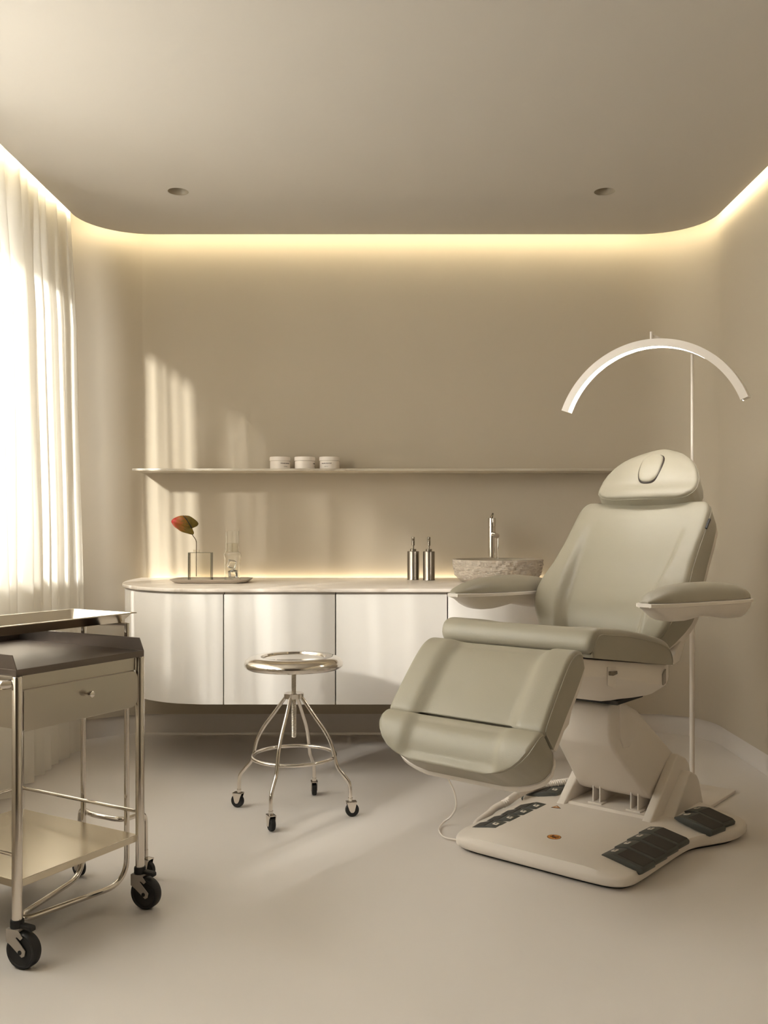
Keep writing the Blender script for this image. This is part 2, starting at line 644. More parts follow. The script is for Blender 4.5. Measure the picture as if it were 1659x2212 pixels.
def cabinet(x0, x1, label, end=None):
    """x0, x1 front edges in plan; end 'l' or 'r' for the rounded end units"""
    t = thing('vanity_cabinet', ((x0 + x1) / 2, (DF + DB) / 2, 0), label, 'cabinet', group='wall-hung vanity cabinets')
    ox, oy = (x0 + x1) / 2, (DF + DB) / 2
    g = 0.0022
    if end == 'l':
        front = end_curve()
        front = [p for p in front if p[0] < x1 - 0.03] + [(x1 - g, DF)]
        inner = [(p[0] + 0.018, p[1] + (0.018 if p[1] < 4.6 else 0)) for p in front]
    elif end == 'r':
        front = mirror(end_curve())
        front = [(x0 + g, DF)] + [p for p in front if p[0] > x0 + 0.03]
        inner = [(p[0] - 0.018, p[1] + (0.018 if p[1] < 4.6 else 0)) for p in front]
    else:
        front = [(x0 + g, DF), (x1 - g, DF)]
        inner = [(x0 + g, DF + 0.018), (x1 - g, DF + 0.018)]
    if end == 'l':
        body = inner[:-1] + [(x1 - g, DF + 0.018), (x1 - g, DB)]
    elif end == 'r':
        body = [(x0 + g, DF + 0.018)] + inner[1:] + [(x0 + g, DB)]
    else:
        body = inner + [(x1 - g, DB), (x0 + g, DB)]
    MB().prism([(p[0] - ox, p[1] - oy) for p in body], CZ0 + 0.004, CZ1 + 0.008, lambda a, p, q: (p, q, a)).build('body', M['carcass'], t)
    inn = list(inner)
    if end == 'l':
        inn[-1] = (x1 - g, DF + 0.0175)
    if end == 'r':
        inn[0] = (x0 + g, DF + 0.0175)
    ring = [(p[0] - ox, p[1] - oy) for p in front] + [(p[0] - ox - (0.0004 if end != 'r' else -0.0004), p[1] - oy - 0.0004) for p in reversed(inn)]
    MB().prism(ring, CZ0, CZ1, lambda a, p, q: (p, q, a)).build('door', M['cabinet'], t, bevel=0.0015, bseg=2, angle=50)
    return t
PX = 242 / 2000 * DF
x1 = XC - PX
cabinet(-1.29, x1, 'white vanity cabinet with rounded end, left end of the run beside the curtain', 'l')
cabinet(x1, XC, 'white flat-front vanity cabinet behind the left half of the steel stool')
cabinet(XC, XC + PX, 'white flat-front vanity cabinet under the two steel soap dispensers')
cabinet(XC + PX, 2 * XC + 1.29, 'white vanity cabinet under the stone basin, half hidden by the reclining chair', 'r')

def worktop():
    o = end_curve(0.012)
    pts = o + mirror(o)
    mb = MB().prism(pts, 0.781, 0.796, lambda a, p, q: (p, q, a))
    ob = mb.build('worktop', M['marble'], bevel=0.003, bseg=2, angle=45)
    return tag(ob, 'long white veined worktop with rounded ends running over the vanity cabinets', 'worktop')
worktop()
MB().box(-1.25, 0.74, 4.712, 4.726, 0.74, 0.776).build('trim_4', M['counter_led'], kind='structure')

sh = MB().prism([(-1.297, 4.738), (-1.297, 4.53), (1.16, 4.53), (1.16, 4.738)], 1.327, 1.339, lambda a, p, q: (p, q, a)).build('wall_shelf', M['shelf'], bevel=0.002, bseg=2)
tag(sh, 'long thin stone wall shelf above the vanity carrying three white jars', 'shelf')

# jars
def text_mesh(name, body, size, m, parent, loc, rot, wrap=None, bold=0.0):
    cu = bpy.data.curves.new(name, 'FONT')
    cu.body = body
    cu.size = size
    cu.align_x = 'CENTER'
    cu.align_y = 'CENTER'
    cu.extrude = 0.0002
    cu.offset = bold
    tmp = bpy.data.objects.new(name + '_tmp', cu)
    C.objects.link(tmp)
    bpy.context.view_layer.update()
    dg = bpy.context.evaluated_depsgraph_get()
    me = bpy.data.meshes.new_from_object(tmp.evaluated_get(dg))
    bpy.data.objects.remove(tmp)
    if wrap:
        rad, ang0 = wrap
        for v in me.vertices:
            a = ang0 + v.co.x / rad
            rr = rad + 0.0003 + v.co.z
            zz = v.co.y
            v.co = (rr * math.sin(a), -rr * math.cos(a), zz)
    me.materials.clear()
    me.materials.append(m)
    o = bpy.data.objects.new(name, me)
    C.objects.link(o)
    o.parent = parent
    o.location = loc
    o.rotation_euler = rot
    return o

def jar(px, label, text_ang):
    D = 4.625
    x = (px - 858) / 2000 * D
    t = thing('cream_jar', (x, D, 1.339), label, 'jar', group='white cream jars on the wall shelf')
    MB().lathe([(0.001, 0.0), (0.047, 0.0), (0.0495, 0.003), (0.0495, 0.0405), (0.047, 0.0415), (0.047, 0.043), (0.001, 0.043)], seg=48).build('body', M['ceramic'], t)
    MB().lathe([(0.001, 0.0425), (0.0505, 0.0425), (0.0515, 0.0435), (0.0515, 0.060), (0.050, 0.0625), (0.001, 0.063)], seg=48).build('lid', M['ceramic'], t)
    if text_ang is not None:
        text_mesh('lettering', 'WILLIAMS GRAVOLEZ', 0.0056, M['label_dark'], t, (0, 0, 0.029), (0, 0, 0), wrap=(0.0495, text_ang), bold=0.0002)
        text_mesh('lettering', 'CREME RICHE', 0.0034, M['label_dark'], t, (0, 0, 0.0135), (0, 0, 0), wrap=(0.0495, text_ang))
    return t
jar(605, 'white lidded jar on the wall shelf, leftmost of three, lettering turned to its right side', 0.72)
jar(658.5, 'white lidded jar on the wall shelf, middle of three, showing no lettering', 1.62)
jar(712, 'white lidded jar on the wall shelf, rightmost of three, dark lettering facing the room', -0.28)

# ------------------------------------------------------------------ objects on the worktop
WT = 0.796
# shallow tray with clipped rounded corners
def deco_tray():
    cx, cy_ = -0.855, 4.28
    o = thing('serving_tray', (cx, cy_, WT), 'shallow taupe tray on the worktop under the flower vase and carafe', 'tray')
    def oct_(hx, hy, c):
        return [(-hx, -hy + c), (-hx + c, -hy), (hx - c, -hy), (hx, -hy + c), (hx, hy - c), (hx - c, hy), (-hx + c, hy), (-hx, hy - c)]
    rings = []
    for hx, hy, c, z in [(0.150, 0.095, 0.03, 0.0), (0.160, 0.105, 0.033, 0.003), (0.176, 0.121, 0.036, 0.0165), (0.1765, 0.1215, 0.036, 0.0185), (0.173, 0.118, 0.036, 0.0185), (0.157, 0.102, 0.033, 0.006), (0.150, 0.095, 0.03, 0.005)]:
        rings.append([(p[0], p[1], z) for p in oct_(hx, hy, c)])
    MB().loft(rings, True, True).build('dish', M['tray'], o, angle=28)
    return o
deco_tray()

def vase():
    cx, cy_, z = -0.907, 4.27, WT + 0.0055
    o = thing('flower_vase', (cx, cy_, z), 'flat rectangular smoked glass vase on the tray holding one red flower', 'vase')
    h, hx, hy, t = 0.133, 0.052, 0.021, 0.003
    mb = MB()
    mb.box(-hx, hx, -hy, -hy + t, 0, h)
    mb.box(-hx, hx, hy - t, hy, 0, h)
    mb.box(-hx, -hx + t, -hy + t, hy - t, 0, h)
    mb.box(hx - t, hx, -hy + t, hy - t, 0, h)
    mb.box(-hx + t, hx - t, -hy + t, hy - t, 0, t)
    mb.build('body', M['smoke_glass'], o)
    e = MB()
    for sx in (-1, 1):
        e.box(sx * hx - 0.0013, sx * hx + 0.0013, -hy - 0.0008, hy + 0.0008, 0.0, h)
    e.box(-hx, hx, -hy - 0.0005, -hy + 0.0012, h - 0.0015, h + 0.0005)
    e.build('cut_edge', M['glass_edge'], o)
    MB().lathe([(0.0165, h - 0.001), (0.0150, h + 0.004), (0.0150, h + 0.009), (0.0172, h + 0.0125), (0.0160, h + 0.0125), (0.0138, h + 0.009), (0.0138, h)], c=(-0.018, 0, 0), seg=28).build('neck', M['smoke_glass'], o)
    return o
vase()

def flower():
    cx, cy_, z = -0.9265, 4.27, WT + 0.028
    o = thing('anthurium_flower', (cx, cy_, z), 'single red and olive anthurium flower standing in the smoked glass vase', 'flower')
    base = Vector((-0.0185, -0.006, 0.221))
    st = smoothpath([(0.0, 0, 0.0), (0, 0, 0.06), (0.0005, 0, 0.15), (-0.0005, 0, 0.160), (-0.004, -0.001, 0.172), (-0.016, -0.003, 0.190), (-0.0195, -0.003, 0.203), tuple(base)], 6)
    MB().tube(st, 0.0018, 8).build('stem', M['stem'], o)
    # heart-shaped spathe: axis from the notch to the tip, in its own plane
    ax = Vector((-0.87, -0.22, 0.44)).normalized()
    nrm = Vector((0.40, -0.80, 0.44))
    nrm = (nrm - ax * nrm.dot(ax)).normalized()
    sd_ = ax.cross(nrm).normalized()
    verts, faces = [], []
    NR, NA = 9, 48
    L, W_ = 0.098, 0.0455
    def heart(a):
        # a = 0 at the tip, pi at the notch
        x = math.cos(a)
        y = math.sin(a)
        u = 0.36 * L + 0.64 * L * x if x > 0 else 0.36 * L + 0.76 * L * x
        notch = max(0, 1 - abs(math.pi - a) / 0.85)
        u += 0.043 * notch ** 1.3
        wv = W_ * y * (1 - 0.25 * max(0, x) ** 1.5)
        return u, wv
    verts.append(tuple(base))
    for i in range(1, NR + 1):
        r = i / NR
        for k in range(NA):
            a = 2 * math.pi * k / NA
            aa = a if a <= math.pi else 2 * math.pi - a
            sg = 1 if a <= math.pi else -1
            u, wv = heart(aa)
            u *= r
            wv *= r * sg
            bulge = 0.30 * abs(wv) - 1.9 * u * u + 0.0012 * math.sin(9 * a) * r
            verts.append(tuple(base + ax * u + sd_ * wv + nrm * (bulge + 0.002)))
    for k in range(NA):
        faces.append((0, 1 + k, 1 + (k + 1) % NA))
    for i in range(NR - 1):
        for k in range(NA):
            a, b = 1 + i * NA + k, 1 + i * NA + (k + 1) % NA
            faces.append((a, b, b + NA, a + NA))
    MB().add(verts, faces).build('spathe', M['spathe'], o, angle=80, solid=0.0012)
    tip = base + Vector((-0.0365, -0.022, 0.060))
    pts = [base + (tip - base) * (k / 10) + nrm * 0.006 * math.sin(k / 10 * 3.0) for k in range(11)]
    MB().tube(pts, [0.0026 - 0.0009 * k / 10 for k in range(10)] + [0.0006], 10).build('spadix', M['spadix'], o)
    return o
flower()

def carafe():
    D = 4.27
    x = (502 - 858) / 2000 * D
    z = WT + 0.0055
    o = thing('glass_carafe', (x, D, z), 'clear glass carafe with narrow neck standing on the tray beside the vase', 'carafe')
    tt = 0.0022
    prof = [(0.030, 0.0), (0.0355, 0.004), (0.0345, 0.02), (0.0350, 0.040), (0.0355, 0.08), (0.0355, 0.108), (0.0385, 0.113), (0.0400, 0.121), (0.0385, 0.129), (0.0330, 0.134), (0.0305, 0.138)]
    inn = [(r - tt, max(zz, 0.004)) for r, zz in reversed(prof)]
    MB().lathe([(0.0005, 0.0)] + prof + inn + [(0.0005, 0.004)], seg=40).build('body', M['clear_solid'], o)
    pr = [(0.0300, 0.138), (0.0300, 0.205), (0.0304, 0.232)]
    MB().lathe(pr + [(r - 0.002, zz) for r, zz in reversed(pr)] + [(0.0300, 0.138)], seg=40).build('neck', M['clear_solid'], o)
    MB().lathe([(0.0276, 0.136), (0.0276, 0.176), (0.0005, 0.176), (0.0005, 0.136), (0.0276, 0.136)], seg=32).build('water', M['glass'], o)
    return x, D, z
cx_, cd_, cz_ = carafe()
def ice(dx, dz, rot, s, label):
    mb = MB().obox((0, 0, 0), (1, 0, 0), (0, 1, 0), (0, 0, 1), s, s, s)
    o = mb.build('ice_cube', M['clear_solid'], bevel=0.004, bseg=3)
    o.location = (cx_ + dx, cd_, cz_ + dz)
    o.rotation_euler = rot
    tag(o, label, 'ice cube', 'ice cubes in the carafe')
ice(-0.002, 0.079, (0.25, 0.18, 0.5), 0.0175, 'clear ice cube in the glass carafe, the upper one')
ice(0.003, 0.034, (0.12, -0.22, 0.9), 0.0170, 'clear ice cube in the glass carafe, the lower one')

def dispenser():
    o = thing('soap_dispenser', (0, 0, WT), 'brushed steel soap dispenser on the worktop, left one of the pair', 'soap dispenser', group='steel soap dispensers by the basin')
    MB().lathe([(0.0005, 0), (0.0295, 0), (0.0295, 0.003), (0.0285, 0.005), (0.0285, 0.137), (0.0275, 0.139), (0.0005, 0.139)], seg=40).build('body', M['brushed_d'], o)
    MB().lathe([(0.0005, 0.139), (0.0150, 0.139), (0.0150, 0.149), (0.0140, 0.150), (0.0005, 0.150)], seg=28).build('collar', M['brushed_d'], o)
    p = MB().lathe([(0.0005, 0.150), (0.0042, 0.150), (0.0042, 0.166), (0.0075, 0.167), (0.0075, 0.2065), (0.0068, 0.208), (0.0005, 0.208)], seg=20).build('pump', M['brushed_d'], o)
    MB().tube(fillet([(0, 0, 0.198), (0, -0.03, 0.198), (0, -0.040, 0.190)], 0.008), 0.0045, 10).build('nozzle', M['brushed_d'], p)
    return o
M['brushed_d'] = mat('dark_brushed_steel', (0.27, 0.24, 0.205), 0.26, 1.0, bump=0.03, bscale=80, aniso=(30, 30, 1))
d0 = dispenser()
d0.location = ((892.5 - 858) / 2000 * 4.50, 4.50, WT)
d1 = copy_tree(d0)
d1.location = ((926.5 - 858) / 2000 * 4.47, 4.47, WT)
d1['label'] = 'brushed steel soap dispenser on the worktop, the one nearer the stone basin'

def basin():
    D = 4.365
    x = (1075 - 858) / 2000 * D
    o = thing('stone_basin', (x, D, WT), 'round rough-hewn travertine vessel basin on the worktop under the tap', 'basin')
    rnd = random.Random(3)
    seg, rows = 150, 26
    rings = []
    def nz(a, z, s):
        return (math.sin(a * 17 + z * 90 + s) + math.sin(a * 31 - z * 140 + 2 * s) * 0.8 + math.sin(a * 53 + z * 230) * 0.6 + math.sin(a * 9 - z * 60) * 0.8) / 3
    for i in range(rows + 1):
        q = i / rows
        z = 0.002 + q * 0.102
        r0 = lerp_table([(0, 0.168), (0.12, 0.184), (0.3, 0.198), (0.6, 0.207), (1.0, 0.212)], q)
        ring = []
        for k in range(seg):
            a = 2 * math.pi * k / seg
            amp = 0.0065 if 0.02 < q < 0.97 else 0.0015
            r = r0 + amp * nz(a, z, 1.3) + (rnd.uniform(-0.0035, 0.0035) if 0.02 < q < 0.95 else 0)
            ring.append((r * math.cos(a), r * math.sin(a), z + (rnd.uniform(-0.001, 0.001) if 0.05 < q < 0.95 else 0)))
        rings.append(ring)
    MB().loft(rings, True, False).build('outer_wall', M['stone'], o, angle=25)
    prof = [(0.2115, 0.1035), (0.208, 0.1050), (0.190, 0.1050), (0.184, 0.102), (0.172, 0.07), (0.14, 0.035), (0.08, 0.022), (0.0005, 0.02)]
    MB().lathe(prof, seg=72).build('bowl', M['stone_smooth'], o)
    MB().lathe([(0.0005, 0.0225), (0.020, 0.0225), (0.022, 0.020)], seg=24).build('drain', M['steel'], o)
    return x
bx_ = basin()

def tap():
    D = 4.60
    x = (1062.5 - 858) / 2000 * D
    o = thing('basin_tap', (x, D, WT), 'tall polished steel single-lever tap behind the stone basin, running', 'tap')
    MB().lathe([(0.0005, 0), (0.0235, 0), (0.0235, 0.004), (0.0185, 0.006), (0.0185, 0.255), (0.0175, 0.256), (0.0175, 0.258), (0.0190, 0.259), (0.0190, 0.300), (0.0180, 0.302), (0.0005, 0.302)], seg=32).build('body', M['steel'], o)
    MB().tube([(0.006, -0.008, 0.222), (0.012, -0.115, 0.214)], 0.0125, 16).build('spout', M['steel'], o)
    h = MB().tube([(-0.004, 0.0, 0.294), (-0.001, -0.022, 0.312), (0.0, -0.045, 0.322)], [0.0075, 0.0055, 0.0042], 12).build('handle', M['steel_d'], o)
    return x, D
M['steel_d'] = mat('dark_polished_steel', (0.25, 0.22, 0.19), 0.15, 1.0)
tx, td = tap()
rnd = random.Random(5)
rings = []
for i in range(15):
    q = i / 14
    z = WT + 0.204 - q * 0.176
    r = 0.0095 - 0.0022 * q
    ph = q * 4
    rings.append([(tx + 0.011 + r * (1 + 0.14 * math.sin(3 * a + ph * 3) + rnd.uniform(-0.06, 0.06)) * math.cos(a), td - 0.104 + r * math.sin(a) - 0.012 * q, z) for a in [2 * math.pi * k / 16 for k in range(16)]])
ws = MB().loft(rings, True, True).build('water_stream', M['water'], angle=60)
tag(ws, 'thin stream of water falling from the steel tap into the stone basin', 'water', kind='stuff')

# ------------------------------------------------------------------ arched floor lamp
def floor_lamp():
    px_, py_ = 1.1625, 3.65
    o = thing('floor_lamp', (px_, py_, 0), 'slim white floor lamp with a glowing half-moon arch above the reclining chair', 'floor lamp')
    u = Vector((0.629, 0.777, 0))
    v = Vector((0.777, -0.629, 0))
    corner = Vector((1.335, 3.65, 0)) - Vector((px_, py_, 0))
    # rectangular plate: one corner known, sides along -u and -v
    c = corner - u * 0.135 - v * 0.135
    pl = MB().obox((c.x, c.y, 0.007), u, v, (0, 0, 1), 0.135, 0.135, 0.0065)
    pl.build('base_plate', M['white'], o, bevel=0.003, bseg=2)
    MB().tube([(0, 0, 0.010), (0, 0, 0.93)], 0.0098, 16).build('pole', M['white'], o)
    MB().tube([(0, 0, 0.925), (0, 0, 1.741)], 0.0052, 14).build('upper_pole', M['white'], o)
    ac = Vector((0.906, 3.30, 0)) - Vector((px_, py_, 0))
    MB().tube([(0, 0, 1.735), (ac.x, ac.y, 1.735)], 0.0045, 12).build('arm', M['white'], o)
    MB().tube([(ac.x, ac.y, 1.706), (ac.x, ac.y, 1.745)], 0.0052, 12).build('hanger', M['white'], o)
    ch = Vector((0.839, -0.545, 0))
    nn = Vector((0.545, 0.839, 0))
    Ro, Ri, hw = 0.358, 0.331, 0.020
    zc = 1.716 - Ro
    A = R(69)
    rings, rings2 = [], []
    N = 56
    for k in range(N + 1):
        a = -A + 2 * A * k / N
        d = ch * math.sin(a) + Vector((0, 0, 1)) * math.cos(a)
        b = Vector((ac.x, ac.y, zc))
        lp = 0.0028
        rings.append([b + d * r_ + nn * o_ for r_, o_ in ((Ro, -hw), (Ro, hw), (Ri, hw), (Ri, hw - lp), (Ri + 0.005, hw - lp), (Ri + 0.005, -hw + lp), (Ri, -hw + lp), (Ri, -hw))])
        a2 = a * 0.982
        d = ch * math.sin(a2) + Vector((0, 0, 1)) * math.cos(a2)
        rings2.append([b + d * (Ri + 0.0048) - nn * (hw - 0.003), b + d * (Ri + 0.0048) + nn * (hw - 0.003), b + d * (Ri + 0.0030) + nn * (hw - 0.003), b + d * (Ri + 0.0030) - nn * (hw - 0.003)])
    arch = MB().loft(rings, True, True).build('arch', M['white'], o, angle=40)
    MB().loft(rings2, True, True).build('diffuser', M['arc'], arch, angle=40)
floor_lamp()

# ------------------------------------------------------------------ stool
def stool():
    cx, cy_ = -0.381, 3.413
    o = thing('swivel_stool', (cx, cy_, 0), 'round polished steel stool on four castors in front of the vanity', 'stool')
    prof = [(0.0005, 0.566), (0.116, 0.566), (0.119, 0.567), (0.121, 0.5735), (0.128, 0.575), (0.150, 0.5735), (0.168, 0.567), (0.178, 0.558), (0.1815, 0.548), (0.180, 0.539), (0.173, 0.532), (0.160, 0.5305), (0.157, 0.534), (0.150, 0.545), (0.0005, 0.55)]
    MB().lathe(prof, seg=96).build('seat', M['steel'], o, angle=50)
    sc = []
    z = 0.276
    sc.append((0.0005, z - 0.003))
    sc.append((0.006, z - 0.002))
    while z < 0.548:
        sc += [(0.0078, z), (0.0092, z + 0.0018), (0.0078, z + 0.0036)]
        z += 0.0040
    MB().lathe(sc, seg=20).build('screw_shaft', M['brushed'], o, angle=20)
    hub = MB().lathe([(0.011, 0.418), (0.036, 0.420), (0.037, 0.437), (0.035, 0.438), (0.011, 0.434), (0.011, 0.418)], seg=32)
    hub.build('hub', M['steel'], o)
    ring = [(0.152 * math.cos(2 * math.pi * k / 64), 0.152 * math.sin(2 * math.pi * k / 64), 0.2075) for k in range(64)]
    MB().tube(ring, 0.0066, 12, closed=True).build('foot_ring', M['steel'], o)
    prof_leg = [(0.026, 0.430), (0.050, 0.398), (0.078, 0.360), (0.122, 0.302), (0.146, 0.256), (0.158, 0.213), (0.170, 0.176), (0.192, 0.150), (0.211, 0.127), (0.2165, 0.112), (0.2185, 0.09), (0.219, 0.062)]
    base = math.atan2(-0.118, 0.443)
    spin = [R(15), R(100), R(160), R(-62)]
    # right, back, left, front
    for k in range(4):
        a = base + k * math.pi / 2
        ca, sa = math.cos(a), math.sin(a)
        path = smoothpath([(r * ca, r * sa, z) for r, z in prof_leg], 5)
        MB().tube(path, 0.0068, 12).build('leg', M['steel'], o)
        cs = bpy.data.objects.new('caster', None)
        cs.empty_display_size = 0.02
        C.objects.link(cs)
        cs.parent = o
        cs.location = (0.219 * ca, 0.219 * sa, 0)
        cs.rotation_euler = (0, 0, spin[k])
        small_caster(cs, 0.0245, 0.068)

def small_caster(cs, rw, ztop):
    """castor at the origin of cs, wheel rolling along its own x"""
    off = 0.006
    w_ = MB()
    rings = []
    for y, r in [(-0.009, rw - 0.006), (-0.009, rw - 0.003), (-0.006, rw), (0.006, rw), (0.009, rw - 0.003), (0.009, rw - 0.006)]:
        rings.append([(off + r * math.cos(2 * math.pi * k / 32), y, rw + r * math.sin(2 * math.pi * k / 32)) for k in range(32)])
    w_.loft(rings, True, True).build('wheel', M['black'], cs)
    f = MB()
    poly = [(-0.016, 2 * rw + 0.006), (0.022, 2 * rw + 0.006), (off + 0.007, rw - 0.004), (off + 0.002, rw - 0.009), (off - 0.006, rw - 0.008), (off - 0.012, rw)]
    for s in (-1, 1):
        f.prism(poly, s * 0.0105, s * 0.0125, lambda a, p, q: (p, a, q))
    f.box(-0.016, 0.022, -0.0125, 0.0125, 2 * rw + 0.004, 2 * rw + 0.006)
    f.build('fork', M['steel'], cs)
    MB().lathe([(0.0005, 2 * rw + 0.005), (0.0082, 2 * rw + 0.005), (0.0082, ztop), (0.0005, ztop)], seg=16).build('stem', M['steel'], cs)
stool()

# ------------------------------------------------------------------ instrument trolley
E1 = Vector((0.493, 0.870, 0)).normalized()
TROT = math.atan2(E1.y, E1.x)
def big_caster(parent, loc, rz, rw=0.043, ztop=0.112, rtop=0.015):
    cs = bpy.data.objects.new('caster', None)
    cs.empty_display_size = 0.03
    C.objects.link(cs)
    cs.parent = parent
    cs.location = loc
    cs.rotation_euler = (0, 0, rz)
    off = 0.020
    rings = []
    for y, r in [(-0.012, 0.012), (-0.012, rw - 0.010), (-0.0135, rw - 0.008), (-0.0135, rw - 0.003), (-0.009, rw), (0.009, rw), (0.0135, rw - 0.003), (0.0135, rw - 0.008), (0.012, rw - 0.010), (0.012, 0.012)]:
        rings.append([(off + r * math.cos(2 * math.pi * k / 48), y, rw + r * math.sin(2 * math.pi * k / 48)) for k in range(48)])
    MB().loft(rings, True, True).build('wheel', M['black'], cs)
    f = MB()
    poly = [(-0.018, 0.094), (0.016, 0.094), (0.030, 0.078), (0.024, 0.072), (0.014, 0.078), (0.010, 0.076), (off + 0.018, 0.048), (off + 0.016, 0.036), (off + 0.008, 0.032), (-0.004, 0.056), (-0.018, 0.064)]
    for s in (-1, 1):
        f.prism(poly, s * 0.0152, s * 0.0172, lambda a, p, q: (p, a, q))
    f.box(-0.018, 0.016, -0.0165, 0.0165, 0.0885, 0.094)
    f.build('fork', M['fork'], cs)
    rings = [[(off + 0.0055 * math.cos(2 * math.pi * k / 16) + 0.003, yy, rw + 0.0055 * math.sin(2 * math.pi * k / 16)) for k in range(16)] for yy in (-0.0182, 0.0182)]
    MB().loft(rings, True, True).build('axle', M['black'], cs)
    MB().lathe([(0.0005, 0.093), (rtop, 0.093), (rtop + 0.001, 0.096), (rtop + 0.001, 0.108), (rtop, ztop), (0.0005, ztop)], seg=24).build('collar', M['black'], cs)
    br = MB().prism([(0.014, 0.104), (0.044, 0.102), (0.048, 0.099), (0.048, 0.090), (0.040, 0.093), (0.014, 0.096)], -0.009, 0.009, lambda a, p, q: (p, a, q))
    br.build('brake_lever', M['black'], cs, bevel=0.002, bseg=2)
    return cs

def trolley():
    o = thing('instrument_trolley', (-0.905, 2.205, 0), 'steel instrument trolley with drawer and lower shelf at the left edge', 'trolley', rz=TROT)
    W_, L_ = 0.398, 0.496
    for (x, y) in [(0, 0), (W_, 0), (W_, L_), (0, L_)]:
        MB().lathe([(0.0005, 0.108), (0.0122, 0.108), (0.0122, 0.688), (0.0112, 0.690), (0.0005, 0.690)], c=(x, y, 0), seg=28).build('leg', M['steel'], o)
        wr = R(-20) - TROT
        big_caster(o, (x, y, 0), wr)
    # table top: a folded sheet with raised back edges
    z0, z1 = 0.691, 0.7075
    tt = MB()
    m_ = 0.010
    tt.box(-m_, W_ + m_ - 0.004, -m_, L_ + m_, z0, z1)
    # bevelled upstands along both short sides and the back
    for x, s in ((W_ + m_ - 0.0055, 1), (-m_ + 0.0015, -1)):
        poly = [(-m_, z1 - 0.001), (L_ + m_, z1 - 0.001), (L_ + m_, z1 + 0.034), (-m_ + 0.016, z1 + 0.034)]
        tt.prism(poly, x - 0.0015, x + 0.0015, lambda a, p, q: (a, p, q))
    tt.box(-m_, W_ + m_ - 0.004, L_ + m_ - 0.003, L_ + m_, z1 - 0.001, z1 + 0.034)
    tt.build('tabletop', M['satin'], o, bevel=0.0008, bseg=1)
    # drawer housing
    ho = MB()
    ho.box(0.012, 0.385, 0.004, 0.47, 0.655, 0.689)
    ho.box(0.012, 0.385, 0.46, 0.47, 0.56, 0.655)
    ho.box(0.012, 0.016, 0.010, 0.46, 0.56, 0.655)
    ho.box(0.381, 0.385, 0.010, 0.46, 0.56, 0.655)
    ho.box(0.016, 0.381, 0.010, 0.46, 0.560, 0.564)
    ho.build('drawer_housing', M['brushed'], o)
    dr = MB()
    r = 0.024
    poly = []
    for (cx, cz, a0) in [(0.385 - r, 0.655 - r, 0), (0.014 + 0.004, 0.655 - 0.004, 90), (0.014 + 0.004, 0.556 + 0.004, 180), (0.385 - r, 0.556 + r, 270)]:
        rr = r if cx > 0.2 else 0.004
        for k in range(7):
            a = R(a0 + 15 * k)
            poly.append((cx + rr * math.cos(a), cz + rr * math.sin(a)))
    dr.prism(poly, -0.006, 0.0035, lambda a, p, q: (p, a, q))
    d = dr.build('drawer', M['brushed'], o, bevel=0.001, bseg=1)
    kb = MB()
    kp = [(0.0005, 0), (0.004, 0), (0.004, 0.010), (0.0085, 0.012), (0.0095, 0.017), (0.0080, 0.022), (0.004, 0.024), (0.0005, 0.0245)]
    rings = [[(0.205 + rr * math.cos(2 * math.pi * k / 24), -0.006 - yy, 0.6185 + rr * math.sin(2 * math.pi * k / 24)) for k in range(24)] for rr, yy in kp]
    kb.loft(rings, True, True).build('knob', M['steel'], d)
    # lower shelf
    MB().box(0.004, W_ - 0.004, 0.004, L_ - 0.004, 0.182, 0.201).build('shelf', M['brushed_s'], o, bevel=0.001, bseg=1)
    for pa, pb, z in [((W_, 0), (W_, L_), 0.262), ((0, L_), (W_, L_), 0.262), ((0, 0), (0, L_), 0.262)]:
        MB().tube([(*pa, z), (*pb, z)], 0.0048, 10).build('rail', M['steel'], o)
    MB().tube([(-0.003, 0.012, 0.672), (-0.025, 0.014, 0.672), (-0.025, L_ - 0.014, 0.672), (-0.003, L_ - 0.012, 0.672)], 0.011, 14).build('handle', M['steel'], o)
M['brushed_s'] = mat('shelf_steel', (0.66, 0.60, 0.49), 0.22, 1.0, bump=0.02, bscale=60, aniso=(1, 30, 1))
trolley()

def instrument_stand():
    o = thing('instrument_stand', (-0.80, 2.66, 0), 'low steel tube stand with curved floor frame, behind the trolley, holding the tray', 'stand')
    oo = Vector((-0.80, 2.66, 0))
    T1, T2 = Vector((-0.774, 2.650, 0)), Vector((-0.919, 2.712, 0))
    zf = 0.030
    ztop = 0.772
    path = [T1 + Vector((0, 0, ztop)), T1 + Vector((0, 0, zf)), Vector((-0.953, 2.415, zf)), Vector((-0.972, 2.405, zf)), Vector((-0.984, 2.440, zf)), T2 + Vector((0, 0, zf)), T2 + Vector((0, 0, ztop))]
    p = fillet([q - oo for q in path], 0.075, 9)
    MB().tube(p, 0.0078, 14).build('floor_frame', M['steel'], o)
    P1, P2 = Vector((-0.952, 2.78, 0)), Vector((-0.752, 2.765, 0))
    zb = 0.205
    path = [P1 + Vector((0, 0, 0.075)), P1 + Vector((0, 0, zb)), Vector((-0.90, 2.715, zb)), Vector((-0.79, 2.665, zb - 0.002)), P2 + Vector((0, 0, zb - 0.008)), P2 + Vector((0, 0, 0.075))]
    MB().tube(fillet([q - oo for q in path], 0.035, 8), 0.0075, 12).build('caster_yoke', M['steel'], o)
    for q, a in ((P1, R(140)), (P2, R(-25))):
        cs = bpy.data.objects.new('caster', None)
        cs.empty_display_size = 0.02
        C.objects.link(cs)
        cs.parent = o
        cs.location = q - oo
        cs.rotation_euler = (0, 0, a)
        small_caster(cs, 0.027, 0.085)
    # bracket carrying the tray
    a, b = T1 - oo, T2 - oo
    MB().tube([(a.x, a.y, ztop - 0.004), (b.x, b.y, ztop - 0.004)], 0.006, 10).build('crossbar', M['steel'], o)
instrument_stand()

